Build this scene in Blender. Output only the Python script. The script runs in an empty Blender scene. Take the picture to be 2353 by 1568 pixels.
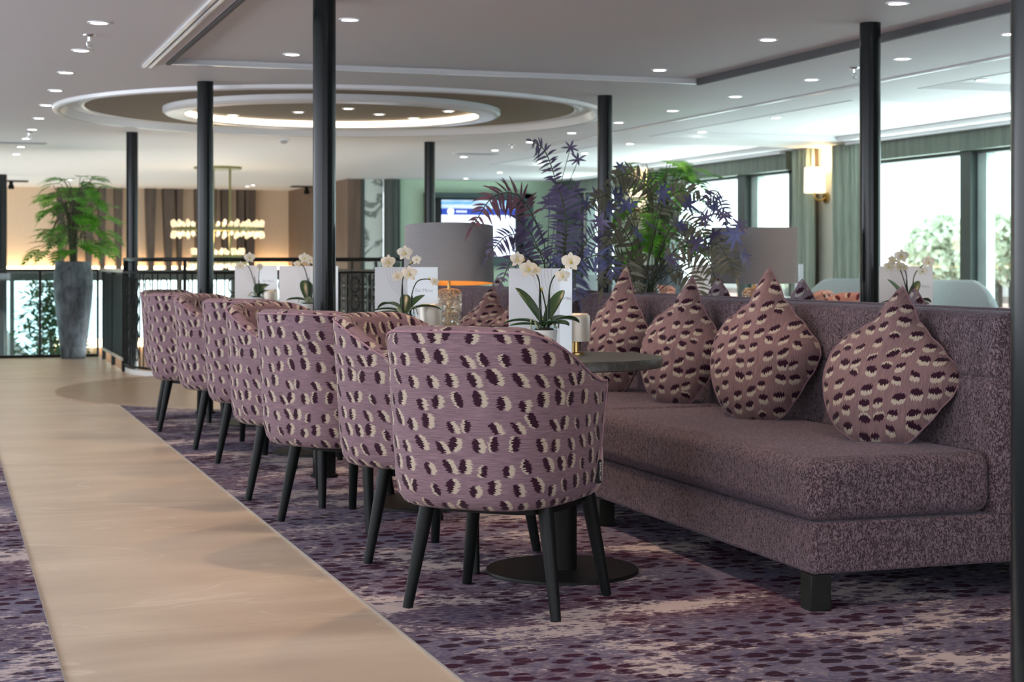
import bpy, bmesh, math, random
from math import sin, cos, tan, pi, radians, sqrt, atan2
from mathutils import Vector, Matrix, Quaternion
random.seed(7)
SC = bpy.context.scene
COL = SC.collection
# ------------------------------------------------------------------ camera
YAW = radians(18.79); F = 3850.0; HZ = 603.0; CH = 1.05
cd = bpy.data.cameras.new('camera'); cam = bpy.data.objects.new('camera', cd); COL.objects.link(cam)
cam.location = (0, 0, CH); cam.rotation_euler = (pi/2, 0, -YAW)
cd.sensor_width = 36; cd.lens = F/2353*36; cd.shift_y = (HZ-784)/2353; cd.clip_start = .05; cd.clip_end = 500
cd.dof.use_dof = True; cd.dof.focus_distance = 5.3; cd.dof.aperture_fstop = 6.3
SC.camera = cam
# ------------------------------------------------------------------ world, exposure, big lights
w = bpy.data.worlds.new('sky'); SC.world = w; w.use_nodes = True
bg = w.node_tree.nodes['Background']; bg.inputs[0].default_value = (.86, .95, 1, 1); bg.inputs[1].default_value = 3.0
SC.view_settings.view_transform = 'Standard'; SC.view_settings.look = 'None'
SC.view_settings.gamma = 1; SC.view_settings.exposure = 0.42
def area(name, loc, rot, sx, sy, power, color, portal=False):
    l = bpy.data.lights.new(name, 'AREA'); l.shape = 'RECTANGLE'; l.size = sx; l.size_y = sy; l.energy = power; l.color = color
    if portal: l.cycles.is_portal = True
    o = bpy.data.objects.new(name, l); COL.objects.link(o); o.location = loc; o.rotation_euler = rot
    return o
# area lamps standing in for daylight of unseen port and aft windows
area('port_window_daylight', (-3.3, 7, 1.45), (0, radians(-90), 0), 1.5, 17, 300, (.84, .90, 1))
area('aft_window_daylight', (1.5, -2.6, 1.4), (radians(90), 0, 0), 8, 1.5, 110, (.84, .90, 1))
# daylight entering at the long window front (sky glow just outside and above the glass)
area('starboard_sky', (10.6, 13.5, 3.6), (0, radians(52), 0), 2.0, 20, 1500, (.88, .96, 1))
# added unseen uplight below the windows, brightens the ceiling like sun off water
area('window_uplight_fill', (10.5, 14, -.7), (0, radians(135), 0), 1.6, 20, 1300, (.95, 1, .98))
for yy in (9.5, 19.5):
    area('window_portal', (9.3, yy, 1.3), (0, radians(90), 0), 1.6, 9.5, 1, (1, 1, 1), True)

def S2W(S, D): return (D*sin(YAW)+S*cos(YAW), D*cos(YAW)-S*sin(YAW))
def WD(x, y, D):
    X, Y = S2W((x-1176)*D/F, D); return Vector((X, Y, CH-(y-HZ)*D/F))
def WZ(x, y, z):
    return WD(x, y, (CH-z)*F/(y-HZ))
def onY(x, Y):          # world X on the plane Y for picture column x
    return Y*tan(YAW+math.atan((x-1176)/F))
def onX(x, X):
    return X/tan(YAW+math.atan((x-1176)/F))
def depth(X, Y): return X*sin(YAW)+Y*cos(YAW)
def zat(y, X, Y): return CH-(y-HZ)*depth(X, Y)/F

# ------------------------------------------------------------------ material helpers
class G:
    def __init__(s, name):
        s.m = bpy.data.materials.new(name); s.m.use_nodes = True; s.t = s.m.node_tree; s.b = s.t.nodes['Principled BSDF']
    def n(s, t, **k):
        nd = s.t.nodes.new(t)
        for a, v in k.items():
            if a.startswith('i_'):
                key = a[2:]; key = int(key) if key.isdigit() else key.replace('_', ' ')
                s.put(nd.inputs[key], v)
            else: setattr(nd, a, v)
        return nd
    def put(s, inp, v):
        if isinstance(v, bpy.types.NodeSocket): s.t.links.new(v, inp)
        elif isinstance(v, tuple) and inp.type == 'RGBA' and len(v) == 3: inp.default_value = v+(1,)
        else: inp.default_value = v
    def math(s, op, a, b=0.0, c=0.0, clamp=False):
        nd = s.t.nodes.new('ShaderNodeMath'); nd.operation = op; nd.use_clamp = clamp
        s.put(nd.inputs[0], a); s.put(nd.inputs[1], b)
        s.put(nd.inputs[2], c)
        return nd.outputs[0]
    def mix(s, f, a, b, mode='MIX'):
        nd = s.t.nodes.new('ShaderNodeMix'); nd.data_type = 'RGBA'; nd.blend_type = mode
        s.put(nd.inputs[0], f); s.put(nd.inputs[6], a); s.put(nd.inputs[7], b); return nd.outputs[2]
    def step(s, v, lo, hi):
        nd = s.t.nodes.new('ShaderNodeMapRange'); s.put(nd.inputs[0], v)
        nd.inputs[1].default_value = lo; nd.inputs[2].default_value = hi; return nd.outputs[0]
    def noise(s, vec, scale, detail=3, rough=.5, dist=0.0, dim='3D'):
        nd = s.t.nodes.new('ShaderNodeTexNoise'); nd.noise_dimensions = dim
        s.put(nd.inputs['Vector'], vec); nd.inputs['Scale'].default_value = scale; nd.inputs['Detail'].default_value = detail
        nd.inputs['Roughness'].default_value = rough; nd.inputs['Distortion'].default_value = dist
        return nd.outputs['Fac']
    def map(s, vec, sc=(1, 1, 1), loc=(0, 0, 0), rot=(0, 0, 0)):
        nd = s.t.nodes.new('ShaderNodeMapping'); s.put(nd.inputs[0], vec)
        nd.inputs[1].default_value = loc; nd.inputs[2].default_value = rot; nd.inputs[3].default_value = sc
        return nd.outputs[0]
    def obj(s): return s.n('ShaderNodeTexCoord').outputs['Object']
    def uv(s): return s.n('ShaderNodeTexCoord').outputs['UV']
    def bump(s, h, strength=.3, dist=.01):
        nd = s.t.nodes.new('ShaderNodeBump'); nd.inputs['Strength'].default_value = strength
        nd.inputs['Distance'].default_value = dist; s.put(nd.inputs['Height'], h)
        s.t.links.new(nd.outputs[0], s.b.inputs['Normal'])
    def set(s, **k):
        for a, v in k.items(): s.put(s.b.inputs[a.replace('_', ' ')], v)
        return s
def plain(name, c, rough=.5, metal=0.0, var=.12, scale=6.0, bump=0.0, **k):
    g = G(name); f = g.noise(g.obj(), scale, 4)
    d = tuple(max(0, x*(1-var)) for x in c); e = tuple(min(1, x*(1+var)) for x in c)
    g.set(Base_Color=g.mix(f, d, e), Roughness=rough, Metallic=metal)
    if bump: g.bump(g.noise(g.obj(), scale*12, 2), bump, .004)
    g.set(**k); return g.m
def glow(name, c, strength):
    g = G(name); g.set(Base_Color=c, Emission_Color=c, Emission_Strength=strength, Roughness=.6); return g.m

def spots(name, base, dark, plum, cream, cell=.07, rot=0.0, cream_dir=1.0, rough=.85):
    g = G(name); uv = g.map(g.uv(), (1, 1, 1), (0, 0, 0), (0, 0, rot))
    sep = g.n('ShaderNodeSeparateXYZ', i_0=g.map(uv, (1/cell,)*3))
    x, y = sep.outputs[0], sep.outputs[1]
    sx = g.math('ADD', x, g.math('MULTIPLY', y, .45)); sy = g.math('MULTIPLY', y, 1.06)
    cv = g.n('ShaderNodeCombineXYZ', i_0=sx, i_1=sy)
    vo = g.n('ShaderNodeTexVoronoi', voronoi_dimensions='2D'); g.put(vo.inputs['Vector'], cv.outputs[0])
    vo.inputs['Scale'].default_value = 1; vo.inputs['Randomness'].default_value = .38
    rnd = g.n('ShaderNodeSeparateColor', i_0=vo.outputs['Color'])
    r1, r2, r3 = rnd.outputs
    ps = g.n('ShaderNodeSeparateXYZ', i_0=vo.outputs['Position'])
    dy = g.math('SUBTRACT', sy, ps.outputs[1])
    dx = g.math('SUBTRACT', g.math('SUBTRACT', sx, ps.outputs[0]), g.math('MULTIPLY', dy, .42))
    # ragged edges along the weft threads
    jag = g.noise(g.map(uv, (30, 300, 1)), 1, 2, .6, 0, '2D')
    dx = g.math('ADD', dx, g.math('MULTIPLY', g.math('SUBTRACT', jag, .5), .42))
    tilt = g.math('MULTIPLY', g.math('SUBTRACT', r1, .22), .8)
    dxt = g.math('ADD', dx, g.math('MULTIPLY', dy, tilt))
    sz = g.math('ADD', .86, g.math('MULTIPLY', r2, .34))
    def ell(cx, rx, ry):
        a = g.math('POWER', g.math('ABSOLUTE', g.math('DIVIDE', g.math('SUBTRACT', dxt, cx), rx)), 2.0)
        b = g.math('POWER', g.math('ABSOLUTE', g.math('DIVIDE', dy, ry)), 2.0)
        return g.math('SQRT', g.math('ADD', a, b))
    side = g.math('SUBTRACT', g.math('MULTIPLY', g.math('GREATER_THAN', r3, .14), .36*cream_dir), .16*cream_dir)
    pm = g.math('LESS_THAN', ell(-.05*cream_dir, .18, .32), sz)
    cm = g.math('LESS_THAN', ell(side, .20, .34), sz)
    st = g.noise(g.map(uv, (14, 520, 1)), 1, 3, .65, 0, '2D')
    wv = g.noise(g.map(uv, (1400, 1400, 1)), 1, 1, .5, 0, '2D')
    bc = g.mix(g.step(st, .34, .68), dark, base)
    bc = g.mix(g.math('MULTIPLY', g.step(wv, .35, .7), .25), bc, (.62, .5, .5))
    c = g.mix(cm, bc, g.mix(st, tuple(v*.72 for v in cream), cream))
    c = g.mix(pm, c, plum)
    g.set(Base_Color=c, Roughness=rough, Sheen_Weight=.08, Sheen_Roughness=.5, Specular_IOR_Level=.2)
    g.bump(g.math('ADD', st, g.math('MULTIPLY', wv, .5)), .35, .0012)
    return g.m
M = {}
PLUM = (.030, .006, .018); CREAM = (.56, .47, .37)
M['chairfab'] = spots('spotted_mauve_weave', (.262, .152, .182), (.105, .058, .082), PLUM, CREAM, .066)
M['pillowfab'] = spots('spotted_pillow_weave', (.27, .145, .14), (.12, .062, .068), PLUM, CREAM, .058, radians(96))
M['pillowblue'] = spots('spotted_grey_pillow_weave', (.22, .17, .21), (.12, .09, .12), PLUM, (.5, .47, .43), .058, radians(96))
M['warmlitfab'] = spots('spotted_warmlit_weave', (.62, .30, .22), (.40, .18, .14), (.13, .02, .03), (.75, .6, .47), .075)  # chair weave again, with warm light put into its colours
M['piping'] = plain('mauve_piping', (.33, .19, .23), .8, var=.2, scale=60)
M['pillowpipe'] = plain('pillow_piping', (.26, .15, .17), .8, var=.2, scale=60)
M['leather'] = plain('cream_leather', (.66, .53, .48), .5, var=.05, scale=20, bump=.15)
M['legwood'] = plain('black_stained_wood', (.006, .0075, .0075), .42, var=.25, scale=30, Specular_IOR_Level=.22)
M['blackmetal'] = plain('matt_black_metal', (.007, .007, .0065), .5, var=.15, scale=12, Specular_IOR_Level=.2)
M['sofawood'] = plain('dark_sofa_wood', (.012, .014, .011), .5, var=.3, scale=25, Specular_IOR_Level=.25)
M['brass'] = plain('aged_brass', (.55, .38, .15), .3, 1.0, .15, 9)
M['green_brass'] = plain('green_bronze', (.24, .22, .10), .35, 1.0, .15, 9)
M['silver'] = plain('brushed_champagne_metal', (.72, .66, .57), .48, .55, .05, 9)
M['edgestrip'] = plain('dull_edge_strip', (.3, .27, .24), .6)
M['white'] = plain('white_card_shaded', (.80, .81, .83), .6, var=.02)  # card white with the front leaf's shade put into the colour
M['cardlit'] = plain('white_card_lit', (.86, .9, .92), .6, var=.02)  # lit copy of the card white, for the brighter leaf
M['ceramic'] = plain('white_ceramic', (.82, .82, .8), .25, var=.03)
M['ceil'] = plain('white_ceiling_paint', (.74, .74, .745), .6, var=.015, scale=1.2)
M['ceiltrim'] = plain('white_gloss_trim', (.84, .85, .86), .25, var=.01)
M['slot'] = plain('dark_slot', (.08, .08, .085), .6, var=.1)
M['dome'] = plain('brown_woven_ceiling', (.26, .215, .16), .8, var=.12, scale=60)
M['grille'] = plain('grey_grille', (.42, .42, .43), .5, var=.1)
M['shade'] = None
def poleM():
    g = G('dark_lacquered_steel'); g.set(Base_Color=(.005, .008, .009), Roughness=.2, Specular_IOR_Level=.3)
    g.bump(g.noise(g.map(g.obj(), (3, 3, .6)), 3, 2), .06, .01); return g.m
M['pole'] = poleM()
def sofaM():
    g = G('purple_boucle'); o = g.obj()
    n = g.noise(g.map(o, (1, 1, .55)), 125, .3, .5, .9)
    rid = g.step(g.math('ABSOLUTE', g.math('SUBTRACT', n, .5)), .015, .13)
    big = g.noise(o, 3.2, 4, .6); mid = g.noise(g.map(o, (1, 1, .4)), 14, 4, .65)
    a = g.mix(g.step(big, .3, .72), (.088, .052, .064), (.155, .083, .090))
    a = g.mix(g.math('MULTIPLY', g.step(mid, .35, .75), .5), a, (.17, .115, .135))
    c = g.mix(rid, g.mix(.72, a, (.012, .007, .010)), g.mix(.17, a, (.5, .43, .48)))
    g.set(Base_Color=c, Roughness=.75, Sheen_Weight=.22, Sheen_Roughness=.35, Sheen_Tint=(.75, .7, .85, 1), Specular_IOR_Level=.25)
    g.bump(rid, .8, .003); return g.m
M['sofa'] = sofaM()
def carpetM():
    g = G('plum_patterned_carpet'); o = g.obj()
    dist = g.noise(o, 28, 2)
    p = g.n('ShaderNodeSeparateXYZ', i_0=o)
    fine = g.noise(g.map(o, (30, 58, 1)), 1, 4, .72)
    big = g.noise(g.map(o, (.9, 2.1, 1), (3.1, 1.7, 0)), 1, 5, .62)
    big2 = g.noise(g.map(o, (1.5, 2.7, 1), (9, 4, 0)), 1, 5, .68)
    hue = g.noise(g.map(o, (.7, 1.3, 1), (1, 8, 0)), 1, 3, .6)
    base = g.mix(g.step(hue, .40, .60), (.072, .068, .125), (.088, .040, .072))
    base = g.mix(g.step(big, .42, .6), base, (.135, .125, .195))
    base = g.mix(g.step(g.math('ADD', g.math('MULTIPLY', fine, .8), g.math('MULTIPLY', big2, .35)), .52, .74), base, (.31, .25, .265))
    lightmask = g.step(g.math('ADD', big2, g.math('MULTIPLY', g.math('SUBTRACT', fine, .5), .45)), .545, .575)
    base = g.mix(lightmask, base, (.49, .41, .40))
    # staggered lozenge spots, longer across the aisle in the near view
    sx = g.math('ADD', g.math('MULTIPLY', p.outputs[0], 11.5), g.math('MULTIPLY', g.math('SUBTRACT', dist, .5), .35))
    sy = g.math('MULTIPLY', p.outputs[1], 14.5)
    cv = g.n('ShaderNodeCombineXYZ', i_0=g.math('ADD', sx, g.math('MULTIPLY', sy, .5)), i_1=sy)
    vo = g.n('ShaderNodeTexVoronoi', voronoi_dimensions='2D'); g.put(vo.inputs['Vector'], cv.outputs[0])
    vo.inputs['Scale'].default_value = 1; vo.inputs['Randomness'].default_value = .7
    ps = g.n('ShaderNodeSeparateXYZ', i_0=vo.outputs['Position'])
    dy = g.math('SUBTRACT', sy, ps.outputs[1])
    dx = g.math('SUBTRACT', g.math('SUBTRACT', cv.inputs[0].links[0].from_socket, ps.outputs[0]), g.math('MULTIPLY', dy, .5))
    jag = g.noise(g.map(o, (14, 120, 1)), 1, 2, .6)
    dx = g.math('ADD', dx, g.math('MULTIPLY', g.math('SUBTRACT', jag, .5), .75))
    rr = g.math('SQRT', g.math('ADD', g.math('POWER', g.math('ABSOLUTE', g.math('DIVIDE', dx, .33)), 2.0), g.math('POWER', g.math('ABSOLUTE', g.math('DIVIDE', dy, .30)), 2.0)))
    rc = g.n('ShaderNodeSeparateColor', i_0=vo.outputs['Color'])
    reg = g.noise(g.map(o, (1.1, 1.9, 1), (5, 2, 0)), 1, 3, .6)
    dm = g.math('LESS_THAN', rr, g.math('ADD', g.math('MULTIPLY', g.step(reg, .34, .52), 1.05), g.math('MULTIPLY', g.math('SUBTRACT', rc.outputs[0], .60), .9)))
    dotc = g.mix(lightmask, g.mix(g.step(hue, .35, .6), (.022, .006, .016), (.042, .004, .018)), (.13, .10, .13))
    c = g.mix(g.math('MULTIPLY', dm, .92), base, dotc)
    g.set(Base_Color=c, Roughness=.95, Specular_IOR_Level=.1)
    g.bump(g.noise(o, 420, 2), .5, .003); return g.m
M['carpet'] = carpetM()
def tileM(name, c1, c2, joints=True):
    g = G(name); o = g.obj()
    cl = g.noise(g.map(o, (.8, 2.6, 1)), 1, 6, .6, .4)
    fl = g.noise(g.map(o, (14, 46, 1)), 1, 3, .6)
    c = g.mix(g.step(cl, .3, .7), c1, c2)
    c = g.mix(g.math('MULTIPLY', g.step(fl, .66, .74), .35), c, tuple(v*.72 for v in c1))
    vein = g.math('ABSOLUTE', g.math('SUBTRACT', g.noise(g.map(o, (.6, 1.5, 1), (4, 0, 0)), 1, 3, .5, .8), .5))
    c = g.mix(g.math('MULTIPLY', g.math('SUBTRACT', 1.0, g.step(vein, .0, .006)), .35), c, (.85, .74, .6))
    if joints:
        s = g.n('ShaderNodeSeparateXYZ', i_0=o)
        fy = g.math('ABSOLUTE', g.math('SUBTRACT', g.math('FRACT', g.math('DIVIDE', g.math('ADD', s.outputs[1], .55), 1.2)), .5))
        j = g.math('LESS_THAN', fy, .0013)
        c = g.mix(g.math('MULTIPLY', j, .6), c, (.22, .17, .13))
    g.set(Base_Color=c, Roughness=.32, Specular_IOR_Level=.4)
    g.put(g.b.inputs['Roughness'], g.math('ADD', .24, g.math('MULTIPLY', cl, .2)))
    return g.m
M['tile'] = tileM('cream_limestone', (.47, .355, .255), (.67, .55, .42))
M['inlay'] = tileM('honey_limestone', (.33, .23, .15), (.42, .30, .20), False)
def grainM(name, c1, c2, sc=(60, 60, 3), rough=.5):
    g = G(name); f = g.noise(g.map(g.obj(), sc), 1, 4, .6)
    g.set(Base_Color=g.mix(g.step(f, .3, .7), c1, c2), Roughness=rough); g.bump(f, .2, .002); return g.m
M['tablewood'] = grainM('dark_oak_top', (.035, .035, .030), (.085, .08, .068), (60, 5, 40), .38)
M['valance'] = grainM('green_grey_wood', (.075, .10, .08), (.155, .185, .145), (12, 14, 1))
M['finwood'] = grainM('brown_fin_wood', (.05, .035, .025), (.12, .085, .062), (14, 14, 1.5))
M['brownpanel'] = grainM('brown_panel_wood', (.12, .075, .05), (.18, .12, .09), (10, 10, 1))
M['beige'] = grainM('beige_wall_fabric', (.60, .46, .33), (.68, .54, .40), (20, 20, 60), .9)
M['greenwall'] = grainM('pale_green_wallpaper', (.46, .64, .48), (.56, .74, .57), (20, 20, 90), .8)
M['creamwall'] = grainM('cream_woven_wallpaper', (.55, .55, .46), (.66, .66, .56), (30, 30, 90), .8)
M['curtain'] = grainM('sage_curtain', (.30, .37, .30), (.42, .48, .39), (30, 30, 3), .85)
M['frame'] = plain('dark_green_window_frame', (.045, .06, .055), .4)
M['framelight'] = plain('pale_green_reveal', (.42, .52, .48), .5)
M['teal'] = plain('dark_teal_frame', (.03, .065, .07), .4)
M['bluechair'] = plain('pale_blue_grey_upholstery', (.40, .50, .52), .8, var=.12, scale=80)
M['soil'] = plain('potting_bark', (.05, .03, .02), .9, var=.4, scale=60)
def marbleM():
    g = G('white_veined_marble'); o = g.obj()
    v = g.math('ABSOLUTE', g.math('SUBTRACT', g.noise(g.map(o, (1.3, 1, .9), (2, 0, 1.3), (0, .6, 0)), 2.2, 4, .55, 1.2), .5))
    g.set(Base_Color=g.mix(g.step(v, .0, .05), (.12, .14, .12), (.68, .76, .72)), Roughness=.15); return g.m
M['marble'] = marbleM()
def stoneM():
    g = G('mottled_blue_grey_stone'); o = g.obj()
    a = g.noise(g.map(o, (1, 1, .55)), 9, 6, .7, .5)
    c = g.mix(g.step(a, .36, .68), (.028, .033, .042), (.17, .21, .24))
    g.set(Base_Color=c, Roughness=.5); g.bump(a, .6, .02); return g.m
M['stone'] = stoneM()
def leafM(name, c1, c2, rough=.4, tr=.25):
    g = G(name); f = g.noise(g.obj(), 9, 3)
    c = g.mix(g.step(f, .3, .7), c1, c2); g.set(Base_Color=c, Roughness=rough)
    t = g.n('ShaderNodeBsdfTranslucent'); g.put(t.inputs[0], c)
    mx = g.n('ShaderNodeMixShader', i_0=tr); g.t.links.new(g.b.outputs[0], mx.inputs[1]); g.t.links.new(t.outputs[0], mx.inputs[2])
    g.t.links.new(mx.outputs[0], g.t.nodes['Material Output'].inputs[0]); return g.m
M['leaf'] = leafM('bright_green_leaf', (.05, .19, .015), (.15, .42, .035), .45, .4)
M['orchleaf'] = leafM('dark_orchid_leaf', (.018, .05, .018), (.045, .11, .035), .35, .1)
M['purple'] = leafM('violet_faux_leaf', (.085, .072, .15), (.20, .165, .29), .6, .1)
M['redpurple'] = leafM('wine_faux_leaf', (.13, .06, .10), (.29, .14, .17), .6, .15)
M['blueleaf'] = leafM('indigo_faux_leaf', (.07, .08, .17), (.16, .17, .34), .6, .1)
M['olive'] = leafM('olive_brown_faux_leaf', (.10, .10, .068), (.22, .21, .145), .6, .1)
M['stem'] = plain('olive_stem', (.06, .07, .03), .6)
M['petal'] = leafM('cream_petal', (.80, .72, .55), (.92, .88, .78), .5, .35)
M['petalc'] = plain('yellow_petal_lip', (.62, .5, .12), .5)
M['twig'] = plain('dark_green_stalk', (.03, .05, .02), .5)
M['root'] = plain('grey_green_root', (.28, .32, .2), .6)
M['bark'] = plain('dark_trunk', (.06, .05, .04), .8)
def glassM(name, tint=(.9, .97, .95), gl=.1):
    g = G(name); tr = g.n('ShaderNodeBsdfTransparent'); g.put(tr.inputs[0], tint)
    gs = g.n('ShaderNodeBsdfGlossy'); gs.inputs['Roughness'].default_value = .02
    lw = g.n('ShaderNodeLayerWeight'); lw.inputs[0].default_value = .5
    mx = g.n('ShaderNodeMixShader', i_0=g.math('ADD', g.math('MULTIPLY', g.math('POWER', lw.outputs['Facing'], 5.0), .6), gl*.2)); g.t.links.new(tr.outputs[0], mx.inputs[1]); g.t.links.new(gs.outputs[0], mx.inputs[2])
    g.t.links.new(mx.outputs[0], g.t.nodes['Material Output'].inputs[0]); return g.m
M['glass'] = glassM('window_glass')
M['railglass'] = glassM('rail_glass', (.8, .9, .9), .2)
def crystalM():
    g = G('cut_crystal'); g.set(Base_Color=(1, .93, .8), Roughness=.06, Transmission_Weight=.75, IOR=1.5, Emission_Color=(1, .78, .45), Emission_Strength=.2); return g.m
M['crystal'] = crystalM()
def mercury():
    g = G('cracked_amber_glass'); o = g.obj()
    v = g.n('ShaderNodeTexVoronoi', feature='DISTANCE_TO_EDGE'); g.put(v.inputs['Vector'], o); v.inputs['Scale'].default_value = 55
    e = g.step(v.outputs['Distance'], .0, .12)
    g.set(Base_Color=g.mix(e, (1, .75, .4), (.93, .93, .93)), Roughness=.08, Transmission_Weight=.8, IOR=1.45)
    g.bump(e, .8, .004); return g.m
M['mercury'] = mercury()
def shadeM():
    g = G('taupe_silk_shade'); f = g.noise(g.map(g.obj(), (4, 4, 400)), 1, 2)
    c = g.mix(f, (.25, .245, .25), (.32, .31, .32))
    g.set(Base_Color=c, Roughness=.8); return g.m
M['shade'] = shadeM()
M['goldlining'] = plain('gold_shade_lining', (.85, .5, .15), .45, .2)
M['led'] = glow('white_led', (1, .97, .9), 14)
M['warmled'] = glow('warm_led_strip', (1, .74, .42), 6)
M['coveled'] = glow('cove_led', (1, .86, .66), 3.4)
M['sconce'] = glow('lit_linen_shade', (1, .86, .62), .95)
M['bulb'] = glow('amber_bulb', (1, .55, .16), 14)
M['sprinkler'] = plain('chrome_sprinkler', (.7, .7, .7), .2, 1.0)
M['screenwhite'] = glow('screen_white', (.72, .78, .95), .95)
M['screennavy'] = glow('screen_navy', (.02, .05, .32), .8)
def skyscreen():
    g = G('screen_sky'); f = g.noise(g.map(g.obj(), (1.1, 1, 6)), 1.6, 3)
    c = g.mix(g.step(f, .42, .6), (.14, .45, .85), (.72, .86, .98)); g.set(Base_Color=(0, 0, 0), Emission_Color=c, Emission_Strength=.9); return g.m
M['screensky'] = skyscreen()
M['textgrey'] = plain('pale_grey_print', (.55, .57, .6), .7)
M['textline'] = plain('taupe_print_line', (.5, .45, .38), .7)
M['tagblack'] = plain('black_tag', (.01, .01, .01), .7)
M['textwhite'] = plain('white_print', (.8, .8, .8), .7)
M['treefar'] = leafM('pale_bank_foliage', (.50, .58, .44), (.78, .84, .70), .9, .1)  # greens lightened so the colour carries the overexposed daylight
M['bank'] = plain('stone_bank', (.20, .17, .16), .9, var=.4, scale=2)
M['water'] = plain('grey_river_water', (.62, .70, .74), .3, var=.1, scale=.5)
M['quay'] = plain('rusty_quay', (.45, .25, .2), .8, var=.2)
M['lowerwood'] = plain('lower_lobby_wood', (.30, .20, .13), .6)

# ------------------------------------------------------------------ mesh helpers
class MB:
    def __init__(s): s.v = []; s.f = []; s.uv = None; s.uvs = []
    def add(s, vs, fs):
        n = len(s.v); s.v += [tuple(p) for p in vs]; s.f += [tuple(i+n for i in f) for f in fs]; return s
    def box(s, a, b):
        x0, y0, z0 = a; x1, y1, z1 = b
        vs = [(x0, y0, z0), (x1, y0, z0), (x1, y1, z0), (x0, y1, z0), (x0, y0, z1), (x1, y0, z1), (x1, y1, z1), (x0, y1, z1)]
        return s.add(vs, [(0, 3, 2, 1), (4, 5, 6, 7), (0, 1, 5, 4), (1, 2, 6, 5), (2, 3, 7, 6), (3, 0, 4, 7)])
    def grid(s, P, cu=False, cv=False, flip=False):
        nu = len(P); nv = len(P[0]); vs = [p for r in P for p in r]; fs = []
        for i in range(nu if cu else nu-1):
            for j in range(nv if cv else nv-1):
                a = i*nv+j; b = ((i+1) % nu)*nv+j; c = ((i+1) % nu)*nv+(j+1) % nv; d = i*nv+(j+1) % nv
                fs.append((a, d, c, b) if flip else (a, b, c, d))
        return s.add(vs, fs)
    def tube(s, pts, r, n=8, cap=True, closed=False):
        pts = [Vector(p) for p in pts]; k = len(pts)
        rs = r if isinstance(r, (list, tuple)) else [r]*k
        P = []; prev = None
        for i in range(k):
            if closed: t = pts[(i+1) % k]-pts[i-1]
            else: t = pts[min(i+1, k-1)]-pts[max(i-1, 0)]
            t.normalize()
            if prev is None:
                a = Vector((0, 0, 1)) if abs(t.z) < .9 else Vector((1, 0, 0))
                nrm = t.cross(a).normalized()
            else:
                nrm = (prev-t*prev.dot(t))
                nrm = nrm.normalized() if nrm.length > 1e-6 else t.orthogonal().normalized()
            prev = nrm; bn = t.cross(nrm)
            P.append([pts[i]+(nrm*cos(2*pi*j/n)+bn*sin(2*pi*j/n))*rs[i] for j in range(n)])
        base = len(s.v); s.grid(P, closed, True, True)
        if cap and not closed:
            s.f.append(tuple(base+j for j in range(n))); s.f.append(tuple(base+(k-1)*n+j for j in reversed(range(n))))
        return s
    def lathe(s, prof, c=(0, 0, 0), n=32, capb=True, capt=True, ax=None):
        P = [[(c[0]+r*cos(2*pi*j/n), c[1]+r*sin(2*pi*j/n), c[2]+z) for j in range(n)] for r, z in prof]
        base = len(s.v); s.grid(P, False, True, True)
        if capb: s.f.append(tuple(base+j for j in reversed(range(n))))
        if capt: s.f.append(tuple(base+(len(prof)-1)*n+j for j in range(n)))
        return s
    def xf(s, m, start=0):
        for i in range(start, len(s.v)): s.v[i] = tuple(m @ Vector(s.v[i]))
        return s
    def build(s, name, mat, parent=None, smooth=True, bevel=0, seg=2, angle=40):
        me = bpy.data.meshes.new(name); me.from_pydata(s.v, [], s.f)
        bm = bmesh.new(); bm.from_mesh(me); bmesh.ops.recalc_face_normals(bm, faces=bm.faces)
        bm.to_mesh(me); bm.free()
        if s.uvs:
            ul = me.uv_layers.new(name='uv')
            for lp in me.loops: ul.data[lp.index].uv = s.uvs[lp.vertex_index]
        me.materials.append(mat)
        o = bpy.data.objects.new(name, me); COL.objects.link(o)
        if parent: o.parent = parent
        if bevel:
            b = o.modifiers.new('bevel', 'BEVEL'); b.width = bevel; b.segments = seg; b.limit_method = 'ANGLE'; b.angle_limit = radians(35)
        if smooth:
            for p in me.polygons: p.use_smooth = True
            try: me.set_sharp_from_angle(angle=radians(angle))
            except Exception: pass
        return o
def tag(o, label=None, cat=None, group=None, kind=None):
    if label: o['label'] = label
    if cat: o['category'] = cat
    if group: o['group'] = group
    if kind: o['kind'] = kind
    return o
def thing(name, label, cat, loc=(0, 0, 0), rz=0, group=None):
    o = bpy.data.objects.new(name, None); COL.objects.link(o); o.empty_display_size = .1
    o.location = loc; o.rotation_euler = (0, 0, rz); return tag(o, label, cat, group)
def dup(o, loc=None, rz=None, label=None, parent=None, sc=None):
    c = o.copy(); COL.objects.link(c)
    if parent: c.parent = parent
    if loc is not None: c.location = loc
    if rz is not None: c.rotation_euler = (0, 0, rz)
    if sc: c.scale = (sc, sc, sc)
    if label: c['label'] = label
    for ch in [k for k in o.children]: dup(ch, parent=c)
    return c
def struct(o): o['kind'] = 'structure'; return o
def bez(p, n=12):       # smooth curve through points (Catmull-Rom)
    p = [Vector(q) for q in p]; q = [p[0]*2-p[1]]+p+[p[-1]*2-p[-2]]; out = []
    for i in range(1, len(q)-2):
        for k in range(n):
            t = k/n; a, b, c, d = q[i-1], q[i], q[i+1], q[i+2]
            out.append(.5*((2*b)+(c-a)*t+(2*a-5*b+4*c-d)*t*t+(3*b-a-3*c+d)*t*t*t))
    out.append(p[-1]); return out
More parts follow.
